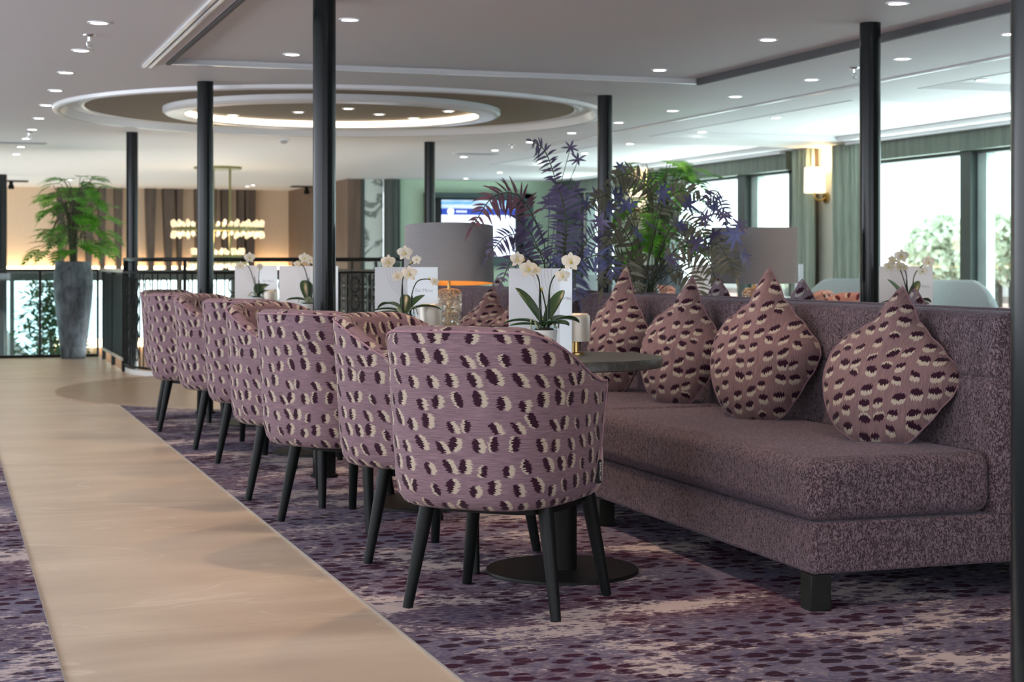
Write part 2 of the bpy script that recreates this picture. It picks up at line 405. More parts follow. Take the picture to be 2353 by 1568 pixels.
def text(body, size, mat, parent, loc, rot, name='lettering', ext=.0004):
    c = bpy.data.curves.new(name, 'FONT'); c.body = body; c.size = size; c.extrude = ext; c.align_x = 'CENTER'; c.align_y = 'CENTER'
    c.materials.append(mat); o = bpy.data.objects.new(name, c); COL.objects.link(o); o.parent = parent
    o.location = loc; o.rotation_euler = rot
    me = bpy.data.meshes.new_from_object(o); n_ = bpy.data.objects.new(name, me); COL.objects.link(n_); n_.parent = parent
    n_.location = loc; n_.rotation_euler = rot; bpy.data.objects.remove(o); return n_
ORD = ['first', 'second', 'third', 'fourth', 'fifth', 'sixth', 'seventh', 'eighth', 'ninth', 'tenth', 'eleventh', 'twelfth', 'thirteenth']

# ================================================================== SETTING
CZ = 2.30; TZ = 2.335
# --- floor (stone) with the stair void left open
def rail_curve():
    pts = bez([(1.66, 16.42, 0), (1.70, 15.95, 0), (1.92, 15.5, 0), (2.4, 15.2, 0), (3.2, 15.08, 0), (4.0, 15.2, 0), (4.5, 15.5, 0), (4.72, 15.95, 0), (4.76, 16.6, 0)], 10)
    return pts
RC = rail_curve()
fl = MB()
fl.box((-3.4, -3, -.08), (9.25, 14.8, 0))
fl.box((-3.4, 14.8, -.08), (1.66, 19.2, 0)); fl.box((4.76, 14.8, -.08), (9.25, 24.6, 0))
top = [[(p.x, 14.8, 0) for p in RC], [(p.x, p.y, 0) for p in RC], [(p.x, p.y, -.08) for p in RC]]
fl.grid(top)
struct(fl.build('floor', M['tile'], smooth=False))
m = MB(); m.box((-3.39, -3, .0005), (.29, 19.1, .006)); o = m.build('left_carpet', M['carpet'], smooth=False)
struct(o); o.name = 'floor_carpet_left'
m = MB(); m.box((1.23, -3, .0005), (9.2, 12.5, .006)); struct(m.build('floor_carpet_right', M['carpet'], smooth=False))
m = MB(); m.box((5.35, 12.5, .0005), (9.2, 24.4, .006)); struct(m.build('floor_carpet_far', M['carpet'], smooth=False))
m = MB(); m.lathe([(2.25, .001), (2.25, .009)], (3.1, 13.76, 0), 96, True, True); struct(m.build('floor_inlay', M['inlay'], smooth=False))
for xx, n in ((.29, 'trim_1'), (1.23, 'trim_2')):
    m = MB(); m.box((xx-.0015, -3, 0), (xx+.0015, 12.45, .0068)); struct(m.build(n, M['edgestrip'], smooth=False))
# --- ceiling with round dome opening and raised panels
DC = (3.1, 13.76); DR = 2.2; HS = 2.35
rects = []
def addrects(x0, x1, y0, y1, holes):
    xs = sorted({x0, x1}|{h[0] for h in holes}|{h[1] for h in holes}); ys = sorted({y0, y1}|{h[2] for h in holes}|{h[3] for h in holes})
    for i in range(len(xs)-1):
        for j in range(len(ys)-1):
            cx = (xs[i]+xs[i+1])/2; cy = (ys[j]+ys[j+1])/2
            if any(h[0] < cx < h[1] and h[2] < cy < h[3] for h in holes): continue
            rects.append((xs[i], xs[i+1], ys[j], ys[j+1]))
TR = (1.33, 5.03, -3.0, 10.7)
WP = [(6.63, 8.75, -3.0, 10.45), (6.63, 8.75, 11.4, 15.3), (6.63, 8.75, 16.3, 20.4)]
SQ = (DC[0]-HS, DC[0]+HS, DC[1]-HS, DC[1]+HS)
addrects(-3.4, 9.25, -3.0, 29.1, [TR, SQ]+WP)
m = MB()
for r in rects: m.add([(r[0], r[2], CZ), (r[1], r[2], CZ), (r[1], r[3], CZ), (r[0], r[3], CZ)], [(0, 1, 2, 3)])
N = 96; inn = []; out = []
for k in range(N):
    a = 2*pi*k/N; c, s_ = cos(a), sin(a); q = HS/max(abs(c), abs(s_))
    inn.append((DC[0]+DR*c, DC[1]+DR*s_, CZ)); out.append((DC[0]+q*c, DC[1]+q*s_, CZ))
m.grid([inn, out], False, True)
# raised fields
def raised(mb, r, z):
    x0, x1, y0, y1 = r
    mb.add([(x0, y0, z), (x1, y0, z), (x1, y1, z), (x0, y1, z)], [(0, 1, 2, 3)])
    b = [(x0, y0), (x1, y0), (x1, y1), (x0, y1)]
    for i in range(4):
        p, q = b[i], b[(i+1) % 4]; mb.add([(p[0], p[1], CZ), (q[0], q[1], CZ), (q[0], q[1], z), (p[0], p[1], z)], [(0, 1, 2, 3)])
raised(m, TR, TZ)
for r in WP: raised(m, r, CZ+.05)
struct(m.build('ceiling', M['ceil'], smooth=False))
# dome rings
def ring(name, prof, mat, z0=0):
    mb = MB(); P = [[(DC[0]+r*cos(2*pi*j/128), DC[1]+r*sin(2*pi*j/128), z) for j in range(128)] for r, z in prof]
    mb.grid(P, False, True); return struct(mb.build(name, mat))
ring('ceiling_dome_rim', [(2.27, CZ), (2.265, CZ-.025), (2.24, CZ-.035), (2.21, CZ-.03), (2.19, CZ), (2.17, CZ+.03), (2.12, CZ+.035), (2.07, CZ+.03), (2.06, CZ+.012), (2.03, CZ+.012), (2.02, CZ+.02), (2.02, CZ+.03)], M['ceiltrim'])
ring('ceiling_dome_field', [(2.025, CZ+.022), (1.3, CZ+.022)], M['dome'])
ring('ceiling_dome_ring', [(1.40, CZ+.025), (1.40, CZ-.012), (1.375, CZ-.03), (1.35, CZ-.035), (1.25, CZ-.03), (1.23, CZ-.035), (1.22, CZ-.03), (1.22, CZ-.02)], M['ceiltrim'])
ring('ceiling_dome_cove', [(1.222, CZ-.024), (1.235, CZ-.02), (1.24, CZ+.032)], M['coveled'])
mb = MB(); mb.lathe([(1.3, CZ+.032), (1.3, CZ+.042)], (DC[0], DC[1], 0), 96); struct(mb.build('ceiling_dome_top', M['dome'], smooth=False))
# slots and mouldings
m = MB(); m.box((1.335, -3, TZ-.045), (1.36, 10.68, TZ-.001)); struct(m.build('trim_3', M['slot'], smooth=False))
m = MB(); m.box((4.995, -3, TZ-.045), (5.025, 10.68, TZ-.001)); struct(m.build('trim_4', M['slot'], smooth=False))
for i, (x0, x1) in enumerate(((1.20, 1.225), (1.24, 1.262))):
    m = MB(); m.box((x0, -3, CZ-.016), (x1, 10.82, CZ)); struct(m.build('trim_%d' % (5+i), M['ceiltrim'], bevel=.005))
m = MB(); m.box((1.36, 10.665, CZ-.004), (5.03, 10.70, CZ+.002)); struct(m.build('trim_7', M['ceiltrim'], smooth=False))
m = MB(); m.box((6.08, -3, CZ-.012), (6.12, 17.5, CZ)); struct(m.build('trim_8', M['ceiltrim'], bevel=.005))
for i, r in enumerate(WP):
    m = MB(); m.box((r[0], r[2], CZ-.003), (r[0]+.025, r[3], CZ+.045)); struct(m.build('trim_%d' % (9+i), M['grille'], smooth=False))
# --- walls
XW = 9.1
FW = 24.5
def yx(x): return onX(x, XW)
m = MB(); m.box((XW, 3, -.08), (XW+.15, 24.6, .48)); m.box((XW, 3, 2.12), (XW+.15, 24.6, CZ+.1))
m.box((XW, yx(1975), .48), (XW+.15, yx(1820), 2.12)); m.box((XW, 20.3, .48), (XW+.15, 21.75, 2.12)); m.box((XW, 23.3, .48), (XW+.15, 24.6, 2.12))
m.box((XW, 3, .48), (XW+.15, 6.0, 2.12)); struct(m.build('wall_right', M['creamwall'], smooth=False))
m = MB(); m.box((XW-.05, 23.4, 0), (XW-.002, 24.45, CZ)); struct(m.build('trim_12', M['frame'], smooth=False))
xL, xm0, xm1, xc1 = onY(798, FW), onY(829, FW), onY(880, FW), onY(916, FW)
m = MB(); m.box((xc1-.02, FW, -.08), (XW+.15, FW+.15, CZ)); struct(m.build('wall_far', M['greenwall'], smooth=False))
m = MB(); m.box((xL, FW, -2.8), (xm0, 29, CZ)); struct(m.build('wall_far_panel', M['brownpanel'], smooth=False))
m = MB(); m.box((xm0, FW-.02, -.08), (xm0+.05, FW+.1, CZ)); struct(m.build('trim_13', M['frame'], smooth=False))
m = MB(); m.box((xm0+.05, FW, -.08), (xm1, FW+.15, CZ)); struct(m.build('wall_far_marble', M['marble'], smooth=False))
m = MB(); m.lathe([(.125, 0), (.125, CZ)], ((xm1+xc1)/2, FW-.05, 0), 32); tag(m.build('column', M['frame']), 'wide dark round column between marble panel and green wall', 'column')
# lighter wallpaper strip with downlight scallop left out; beige bulkhead over the stairwell
BY = 29.0
m = MB(); m.box((-3.4, BY, .985), (xL+.3+1.0, BY+.15, CZ)); struct(m.build('wall_back', M['beige'], smooth=False))
m = MB(); m.box((-3.4, BY-.28, .86), (xL+1.2, BY+.15, .925)); struct(m.build('trim_14', M['frame'], smooth=False))
m = MB(); m.box((-3.4, BY+.02, .93), (xL+1.2, BY+.1, .985)); struct(m.build('trim_15', M['warmled'], smooth=False))
area('cove_light', (2.2, BY-.12, .94), (radians(158), 0, 0), 9, .06, 34, (1, .66, .35))
m = MB()
for fi, (a, b, c, d) in enumerate(sorted(((262, 281, 266, 278), (333, 358, 339, 352), (373, 398, 380, 393), (404, 419, 408, 416), (447, 497, 450, 490), (508, 528, 512, 524), (545, 560, 547, 558), (562, 586, 566, 582), (130, 148, 133, 146), (160, 180, 164, 176), (192, 214, 197, 209), (225, 243, 229, 240)))):
    x0, x1, x2, x3 = onY(a, BY-.15), onY(b, BY-.15), onY(c, BY-.15), onY(d, BY-.15)
    y0, y1 = BY-.22, BY
    m.add([(x2, y0, .88), (x3, y0, .88), (x3, y1, .88), (x2, y1, .88), (x0, y0, CZ), (x1, y0, CZ), (x1, y1, CZ), (x0, y1, CZ)],
          [(0, 3, 2, 1), (4, 5, 6, 7), (0, 1, 5, 4), (1, 2, 6, 5), (2, 3, 7, 6), (3, 0, 4, 7)])
    o = m.build('wall_fin', M['finwood'], smooth=False); tag(o, 'tapering dark brown fin on the beige wall, %s from the left picture edge' % ORD[fi], 'wall fin', 'tapering wall fins'); m = MB()
# lit ledge on the beige wall
p0, p1 = onY(706, BY-.05), onY(800, BY-.05)
m = MB(); m.add([(p0, BY-.1, zat(527, p0, BY)), (p1, BY-.1, zat(521, p1, BY)), (p1, BY, zat(521, p1, BY)), (p0, BY, zat(527, p0, BY)),
                 (p0, BY-.1, zat(523, p0, BY)), (p1, BY-.1, zat(512, p1, BY)), (p1, BY, zat(512, p1, BY)), (p0, BY, zat(523, p0, BY))],
                [(0, 3, 2, 1), (4, 5, 6, 7), (0, 1, 5, 4), (1, 2, 6, 5), (2, 3, 7, 6), (3, 0, 4, 7)])
tag(m.build('wall_light', M['warmled'], smooth=False), 'slim glowing ledge light on the beige wall right of the nearest column', 'wall light')
# lower lobby seen through the balustrade
m = MB(); m.box((-3.4, 15.2, -2.9), (xL, 29.2, -2.8)); struct(m.build('floor_lower', M['tile'], smooth=False))
m = MB(); m.box((1.75, 28.6, -2.8), (xL, 29.03, -.36)); struct(m.build('wall_lower', M['lowerwood'], smooth=False))
m = MB(); m.box((1.75, 28.5, -.36), (xL, 28.6, -.22)); struct(m.build('trim_16', M['warmled'], smooth=False))
win = thing('window_4', 'tall dark framed lobby window front below the beige bulkhead', 'window'); del win['label'], win['category']; struct(win)
m = MB()
for k in range(-3, 9):
    x = k*.92+.15; m.box((x, 29.05, -2.8), (x+.07, 29.2, .88))
m.box((-3.4, 29.04, .74), (xL, 29.2, .88)); m.box((-3.4, 29.04, -2.0), (xL, 29.2, -1.92)); m.build('window_frame', M['frame'], win, smooth=False)
m = MB(); m.box((-3.4, 29.12, -2.8), (xL, 29.13, .86)); m.build('pane', M['glass'], win, smooth=False)
# port wall and aft wall, both solid; area lamps inside stand in for windows
m = MB(); m.box((-3.55, -3, -.08), (-3.4, 29.2, CZ+.1)); struct(m.build('wall_left', M['creamwall'], smooth=False))
m = MB(); m.box((-3.4, -3.15, -.08), (9.25, -3, CZ+.1)); struct(m.build('wall_back_aft', M['beige'], smooth=False))
m = MB(); m.box((9.1, -3, -.08), (9.25, 3, CZ+.1)); struct(m.build('wall_right_aft', M['creamwall'], smooth=False))

# --- windows starboard
def window(i, y0, y1, mull):
    wn = bpy.data.objects.new('window_%d' % i, None); COL.objects.link(wn); struct(wn)
    mb = MB(); mb.box((XW-.02, y0, .46), (XW+.12, y0+.07, 2.14)); mb.box((XW-.02, y1-.07, .46), (XW+.12, y1, 2.14))
    mb.box((XW-.02, y0, 2.06), (XW+.12, y1, 2.14)); mb.box((XW-.02, y0, .44), (XW+.12, y1, .5))
    mb.build('window_frame', M['frame'], wn, smooth=False)
    for a, b in mull:
        mb = MB(); mb.box((XW-.06, a+(b-a)*.45, .46), (XW+.12, b, 2.12)); mb.build('mullion', M['frame'], wn, smooth=False)
        mb = MB(); mb.box((XW+.02, a, .46), (XW+.11, a+(b-a)*.45, 2.12)); mb.build('reveal', M['framelight'], wn, smooth=False)
    mb = MB(); mb.box((XW+.05, y0, .46), (XW+.056, y1, 2.12)); mb.build('pane', M['glass'], wn, smooth=False)
    mb = MB(); mb.box((XW-.12, y0-.05, 2.09), (XW-.04, y1+.05, CZ-.002)); mb.build('valance', M['valance'], wn, smooth=False)
    mb = MB(); mb.box((XW-.2, y0-.05, CZ-.03), (XW-.125, y1+.05, CZ-.001)); mb.build('curtain_track', M['ceiltrim'], wn, bevel=.004)
    mb = MB(); mb.box((XW-.12, y0, .43), (XW, y1, .47)); mb.build('window_sill', M['ceiltrim'], wn, bevel=.004)
window(1, 6.0, yx(1985), [(yx(2262), yx(2218)), (9.3, 9.6)])
window(2, yx(1822), 20.3, [(yx(1737), yx(1704))])
window(3, 21.75, 23.3, [])
def curtain(y0, y1, label):
    n = 90; P = []
    for i in range(n+1):
        t = i/n; y = y0+(y1-y0)*t; x = XW-.14+.035*sin(t*(y1-y0)/.085*2*pi)+.01*sin(t*23)
        P.append([(x, y+.012*sin(z*3+t*20), z) for z in [CZ-.01-(CZ-.02)*k/14 for k in range(15)]])
    mb = MB(); mb.grid(P); o = mb.build('curtain', M['curtain']); s = o.modifiers.new('thickness', 'SOLIDIFY'); s.thickness = .006
    tag(o, label, 'curtain', 'sage curtains along the window wall')
curtain(onX(1990, XW-.14), onX(1917, XW-.14), 'sage green pleated curtain between the sconce and the slim column')
curtain(onX(1866, XW-.14), onX(1820, XW-.14), 'sage green pleated curtain left of the lit sconce with white shade')
curtain(20.25, 20.7, 'sage green curtain right of the sconce behind the green plant')
curtain(21.3, 21.8, 'farthest sage green curtain behind the dark foliage')
m = MB(); m.box((XW-.06, yx(1881), 0), (XW-.002, yx(1868), CZ)); struct(m.build('trim_17', M['finwood'], smooth=False))
def sconce(y, label):
    t = thing('wall_sconce', label, 'wall lamp', (XW, y, 1.72), 0)
    mb = MB(); P = [[(-.012*k, .06*cos(2*pi*j/24), .06*sin(2*pi*j/24)+.03) for j in range(24)] for k in (0, 1, 2)]
    mb.grid(P, False, True); mb.f.append(tuple(range(48, 72))); mb.build('backplate', M['brass'], t)
    mb = MB(); mb.tube(bez([(-.02, 0, .03), (-.08, 0, .0), (-.15, 0, .03), (-.15, 0, .1)], 6), .012); mb.build('arm', M['brass'], t)
    mb = MB(); mb.lathe([(.112, .08), (.118, .09), (.112, .35), (.105, .36)], (-.15, 0, 0), 40); mb.build('lamp_shade', M['sconce'], t)
    l = bpy.data.lights.new('sconce_bulb', 'POINT'); l.energy = 4.5; l.color = (1, .72, .42); l.shadow_soft_size = .08
    lo = bpy.data.objects.new('sconce_bulb', l); COL.objects.link(lo); lo.parent = t; lo.location = (-.10, 0, .44)
sconce(yx(1900), 'lit sconce with round white shade and brass arm between two curtains')
sconce(21.0, 'glowing sconce half hidden behind the bright green tall plant')

# ================================================================== POLES, CEILING FITTINGS
def pole(X, Y, label, z0=0, z1=CZ+.04, r=.056):
    t = thing('column', label, 'column', (X, Y, z0))
    mb = MB(); mb.lathe([(r, 0), (r, z1-z0)], n=40); mb.build('shaft', M['pole'], t)
    mb = MB(); mb.lathe([(r+.012, .0), (r+.012, .018), (r+.002, .022)], n=40); mb.build('foot_collar', M['blackmetal'], t)
    return t
pole(1.763, 8.02, 'thick dark steel column rising out of the chair row, nearest the aisle')
pole(1.725, 11.66, 'dark steel column crossing the chandelier, behind the last chairs')
pole(1.73, 16.42, 'dark steel column at the corner of the slatted balustrade')
pole(4.72, 7.90, 'dark steel column behind the sofa back, right of the sconce')
pole(4.706, 11.67, 'dark steel column behind the violet foliage')
pole(4.795, 16.75, 'thin dark steel column in front of the wall screen')
pole(1.806, 2.449, 'out of focus dark column cut by the right picture edge')
pole(.82, 24.9, 'narrow dark post at the far left picture edge', -2.8)

def downlight(p, label, z, group, energy=2.0, r=.045, warm=False):
    t = thing('downlight', label, 'ceiling light', (p.x, p.y, z), 0, group)
    mb = MB(); mb.lathe([(r+.014, .0), (r+.013, -.006), (r, -.007), (r-.004, -.002)], n=24, capb=False, capt=False); mb.build('frame', M['ceiltrim'], t)
    mb = MB(); mb.lathe([(r-.002, -.003), (r-.006, -.0045)], n=24); mb.build('diffuser', M['led'], t)
    if energy:
        l = bpy.data.lights.new('downlight_beam', 'SPOT'); l.energy = energy; l.spot_size = radians(95); l.spot_blend = .8; l.shadow_soft_size = .03
        l.color = (1, .62, .36) if warm else (1, .70, .46)
        lo = bpy.data.objects.new('downlight_beam', l); COL.objects.link(lo); lo.parent = t; lo.location = (0, 0, -.02)
rows = [
 ('row above the stone aisle', CZ, [(227, 51), (186, 115), (152, 166), (128, 207), (106, 241), (89, 271), (74, 297), (60, 318), (47, 337), (37, 354)], 12),
 ('left row in the raised ceiling field', TZ, [(803, 44), (671, 124)], 30),
 ('right row in the raised ceiling field', TZ, [(2062, 6), (1765, 90), (1515, 160)], 34),
 ('row just right of the raised field', CZ, [(2322, 77), (2073, 134), (1864, 182), (1690, 221), (1544, 254), (1421, 281), (1313, 305), (1218, 326), (1137, 345), (1065, 360)], 16),
 ('row beside the window panels', CZ+.05, [(2257, 183), (1783, 270), (1612, 303), (1447, 330), (1343, 352), (1243, 371), (1148, 396), (1070, 410)], 16),
]
for name, z, pts, e in rows:
    for i, (x, y) in enumerate(pts):
        zz = z
        if name.startswith('row beside') and not (6.63 < WZ(x, y, z).x < 8.75 and any(r[2] < WZ(x, y, z).y < r[3] for r in WP)): zz = CZ
        p = WZ(x, y, zz)
        if name.startswith('row just') and p.x < 5.03 and p.y < 10.7: zz = TZ; p = WZ(x, y, TZ)
        downlight(p, 'round recessed downlight, %s from the camera in the %s' % (ORD[i], name), zz, 'downlights in the '+name, e)
for i, (x, y) in enumerate(sorted([(535, 265), (686, 258), (800, 250), (871, 263), (950, 272), (1030, 256)])):
    downlight(WZ(x, y, CZ+.028), 'small warm downlight inside the glowing dome, %s from the left' % ORD[i], CZ+.032, 'downlights inside the dome', 3, warm=True, r=.04)
for (x, y), lb in (((568, 428), 'small downlight of a pair near the beige wall, the left one'), ((581, 425), 'small downlight of a pair near the beige wall, the right one'), ((160, 413), 'small downlight above the tall left plant')):
    downlight(WZ(x, y, CZ), lb, CZ, 'downlights near the beige wall', 4)
extra = [(2.04, y, TZ, e, 'above the round tables') for y, e in ((7.1, 46), (5.55, 46), (4.0, 22), (2.4, 12))]+[(4.5, y, TZ, 34, 'above the rear banquette') for y in (5.65, 4.1, 2.5)]+[(.77, y, CZ, 9, 'above the near stone aisle') for y in (7.75, 6.55, 5.35, 4.15, 2.95)]
for i, (x, y, z, e, wh) in enumerate(extra):
    downlight(Vector((x, y, 0)), 'round downlight %s, %s toward the camera, beyond the picture top' % (wh, ORD[i]), z, 'downlights nearer than the picture shows', e)
def sprinkler(p, label, z=CZ):
    t = thing('sprinkler', label, 'sprinkler', (p.x, p.y, z), 0)
    mb = MB(); mb.lathe([(.035, 0), (.033, -.006), (.012, -.012), (.010, -.035), (.004, -.04)], n=20); mb.build('rosette', M['sprinkler'], t)
    mb = MB(); mb.tube([(-.012, 0, -.03), (-.014, 0, -.055), (0, 0, -.07)], .003, 6); mb.tube([(.012, 0, -.03), (.014, 0, -.055), (0, 0, -.07)], .003, 6)
    mb.lathe([(.016, -.07), (.016, -.073)], n=16); mb.build('deflector', M['sprinkler'], t)
sprinkler(WZ(205, 80, CZ), 'chrome sprinkler head between the first two aisle downlights')
sprinkler(WZ(1963, 155, CZ), 'chrome sprinkler head left of the column behind the sofa')
sprinkler(WZ(66, 303, CZ), 'small chrome sprinkler among the farthest aisle downlights')
sprinkler(WZ(1176, 333, CZ), 'small chrome sprinkler left of the tall violet frond')
t = thing('smoke_detector', 'white round smoke detector below the dome rim', 'smoke detector', tuple(WZ(652, 318, CZ)))
m = MB(); m.lathe([(.06, 0), (.058, -.025)], n=24); m.build('base', M['ceiltrim'], t)
m = MB(); m.lathe([(.04, -.025), (.03, -.05), (.01, -.055)], n=24); m.build('sensor', M['grille'], t)
def vent(x, y, label, w=.5, d=.3):
    p = WZ(x, y, CZ); t = thing('ceiling_vent', label, 'vent', (p.x, p.y, CZ))
    mb = MB(); mb.box((-w/2, -d/2, -.008), (w/2, d/2, 0)); mb.build('frame', M['ceiltrim'], t, smooth=False)
    mb = MB()
    for k in range(6): mb.box((-w/2+.02, -d/2+.03+k*(d-.06)/5.3, -.013), (w/2-.02, -d/2+.045+k*(d-.06)/5.3, -.0085))
    mb.build('slat', M['grille'], t, smooth=False)
vent(52, 327, 'grey ceiling vent above the tall plant on the left')
vent(1095, 352, 'grey ceiling vent in the row right of the dome')
def spotrail(x, y, label):
    p = WZ(x, y, CZ); t = thing('ceiling_spotlight', label, 'ceiling spotlight', (p.x, p.y, CZ))
    mb = MB(); mb.box((-.25, -.12, -.02), (.25, .12, 0)); mb.build('plate', M['blackmetal'], t, bevel=.004)
    mb = MB(); mb.lathe([(.03, -.02), (.03, -.06), (.045, -.08), (.045, -.13)], n=16); mb.build('spot_head', M['blackmetal'], t)
spotrail(25, 415, 'black ceiling spotlight plate at the far left above the plant')
spotrail(704, 428, 'black ceiling spotlight left of the thick column near the beige wall')

# ================================================================== CHANDELIER
cc = WZ(500, 384, CZ); cX, cY = cc.x, cc.y; cD = depth(cX, cY)
t = thing('chandelier', 'tiered crystal ring chandelier hanging on two bronze rods over the stairwell', 'chandelier', (cX, cY, CZ))
m = MB(); m.lathe([(.31, 0), (.31, -.03), (.29, -.035)], n=48); m.build('canopy', M['green_brass'], t)
for dx in (-.06, .16):
    px = dx; m = MB(); m.tube([(cos(YAW)*px, -sin(YAW)*px, -.03), (cos(YAW)*px, -sin(YAW)*px, -1.3)], .016, 10); m.build('rod', M['green_brass'], t)
def tier(R, z, hh, n, both=True):
    mb = MB(); mb.lathe([(R-.03, z-.022), (R+.012, z-.022), (R+.012, z+.022), (R-.03, z+.022)], n=64, capb=False, capt=False); ro = mb.build('ring', M['green_brass'], t)
    mb = MB()
    for k in range(n):
        a = 2*pi*k/n; x, y = (R+.0)*cos(a), (R+.0)*sin(a); h2 = hh*(1 if k % 2 else .75)
        for s_ in ((1, -1) if both else (1,)):
            mb.lathe([(.004, z+s_*.02), (.022, z+s_*h2*.45), (.026, z+s_*h2*.8), (.004, z+s_*h2)], (x, y, 0), 6)
    mb.build('crystals', M['crystal'], ro, smooth=False)
zr = lambda y: zat(y, cX, cY)-CZ
tier(.585, zr(527), .125, 44); tier(.33, zr(590), .115, 28, False); tier(.38, zr(601), -.10, 28, False)
l = bpy.data.lights.new('chandelier_glow', 'POINT'); l.energy = 14; l.color = (1, .75, .45); l.shadow_soft_size = .25
lo = bpy.data.objects.new('chandelier_glow', l); COL.objects.link(lo); lo.parent = t; lo.location = (0, 0, zr(540))

# ================================================================== BALUSTRADES
t = thing('slatted_balustrade', 'black slatted balustrade panel beside the stairwell and the tall stone planter', 'balustrade', (1.66, 16.42, 0))
m = MB()
for k in range(34): m.box((-.012, .06+k*.063, .13), (.012, .06+k*.063+.03, .93))
m.build('slats', M['blackmetal'], t, smooth=False)
for y in (.05, 1.1, 2.15):
    m = MB(); m.box((-.02, y, 0), (.02, y+.04, .98)); m.build('post', M['blackmetal'], t, smooth=False)
m = MB(); m.box((-.025, .02, .95), (.025, 2.25, .985)); m.build('top_rail', M['silver'], t, bevel=.005)
m = MB(); m.box((-.02, .02, .10), (.02, 2.25, .13)); m.build('bottom_rail', M['silver'], t, bevel=.004)
t = thing('glass_balustrade', 'clear glass balustrade with slim posts behind the tall stone planter', 'balustrade', (-3.3, 19.15, 0))
for k in range(8):
    m = MB(); m.box((k*.62, -.015, .02), (k*.62+.585, .0, .93)); m.build('glass_panel', M['railglass'], t, smooth=False)
    m = MB(); m.lathe([(.014, 0), (.014, .95)], (k*.62+.603, 0, 0), 10); m.build('post', M['blackmetal'], t)
m = MB(); m.box((0, -.025, .95), (4.95, .02, .975)); m.build('handrail', M['pole'], t, bevel=.006)
m = MB(); m.box((0, -.03, 0), (4.95, .03, .03)); m.build('base_channel', M['blackmetal'], t, smooth=False)
t = thing('curved_balustrade', 'curved wrought iron balustrade with ring ornaments around the stairwell', 'balustrade', (0, 0, 0))
RR = [p for p in RC]+[Vector((4.76, 16.6+.25*k, 0)) for k in range(1, 30)]
m = MB(); m.tube([p+Vector((0, 0, 1.075)) for p in RR], .02, 10); m.build('handrail', M['pole'], t)
m = MB(); m.tube([p+Vector((0, 0, .955)) for p in RR], .012, 8); m.tube([p+Vector((0, 0, .07)) for p in RR], .012, 8); m.build('rails', M['blackmetal'], t)
def along(P, step):
    out = []; acc = 0; nxt = 0
    for i in range(len(P)-1):
        a, b = P[i], P[i+1]; L = (b-a).length
        while nxt <= acc+L: out.append((a+(b-a)*((nxt-acc)/L), (b-a).normalized())); nxt += step
        acc += L
    return out
m = MB(); pts = along(RR, .075)
for i, (p, d) in enumerate(pts):
    if i % 3 != 1: m.tube([p+Vector((0, 0, .06)), p+Vector((0, 0, .96))], .007, 5)
    else:
        for zc in (.2, .36, .52, .68, .84):
            m.tube([p+d*(.045*cos(q*pi/5))+Vector((0, 0, zc+.07*sin(q*pi/5))) for q in range(10)], .0065, 4, False, True)
m.build('ironwork', M['blackmetal'], t)
m = MB()
for i in range(0, len(pts), 16):
    p = pts[i][0]; m = MB(); m.tube([p, p+Vector((0, 0, 1.06))], .016, 8); m.build('post', M['blackmetal'], t)
m = MB(); m.grid([[p+Vector((0, 0, .001)) for p in RR], [p+Vector((0, 0, .045)) for p in RR], [p+Vector((0, 0.06, .045)) for p in RR], [p+Vector((0, .06, -.08)) for p in RR]]); m.build('kerb', M['ceiltrim'], t, smooth=False)

# ================================================================== SCREEN ON THE GREEN WALL
sx0, sx1 = onY(975, FW-.06), onY(1222, FW-.06); zt, zb = zat(443, sx0, FW), zat(612, sx0, FW)
t = thing('wall_screen', 'large lit information screen in a dark teal frame on the green wall', 'screen', ((sx0+sx1)/2, FW, 0))
wx = (sx1-sx0)/2; bx0, bx1 = onY(1015, FW-.06)-(sx0+sx1)/2, onY(1184, FW-.06)-(sx0+sx1)/2; z1, z0 = zat(459, sx0, FW), zat(589, sx0, FW)
m = MB()
m.box((-wx, -.12, zb), (bx0-.13, 0, zt)); m.box((bx1+.13, -.12, zb), (wx, 0, zt)); m.box((-wx, -.12, z1+.03), (wx, 0, zt)); m.box((-wx, -.12, zb), (wx, 0, z0-.02)); m.build('frame', M['teal'], t, smooth=False)
m = MB(); m.box((bx0-.13, -.03, z0-.02), (bx1+.13, -.001, z1+.03)); m.build('backing', M['tagblack'], t, smooth=False)
def scr(a, b, za, zb_, mat, nm): mb = MB(); mb.box((a, -.05, za), (b, -.031, zb_)); return mb.build(nm, mat, t, smooth=False)
hh = z1-z0
tag(scr(bx0, bx1, z1-hh*.15, z1, M['screensky'], 'display_header'), 'sky blue header image')
nb = scr(bx0, bx1, z1-hh*.265, z1-hh*.15, M['screennavy'], 'display_banner'); tag(nb, 'navy banner with white round emblem')
scr(bx0, bx1, z0, z1-hh*.265, M['screenwhite'], 'display')
m = MB(); cxs = bx0+(bx1-bx0)*.12
P = [(cxs+.055*cos(2*pi*k/24), -.053, z1-hh*.205+.055*sin(2*pi*k/24)) for k in range(24)]
m.add(P+[(p[0], -.0505, p[2]) for p in P], [tuple(range(24)), tuple(range(24, 48))]); m.build('emblem', M['screenwhite'], nb, smooth=False)
m = MB()
for k in range(5): m.box((cxs+.09+k*.035, -.053, z1-hh*.225), (cxs+.112+k*.035, -.0505, z1-hh*.185))
m.build('banner_text', M['screenwhite'], nb, smooth=False)

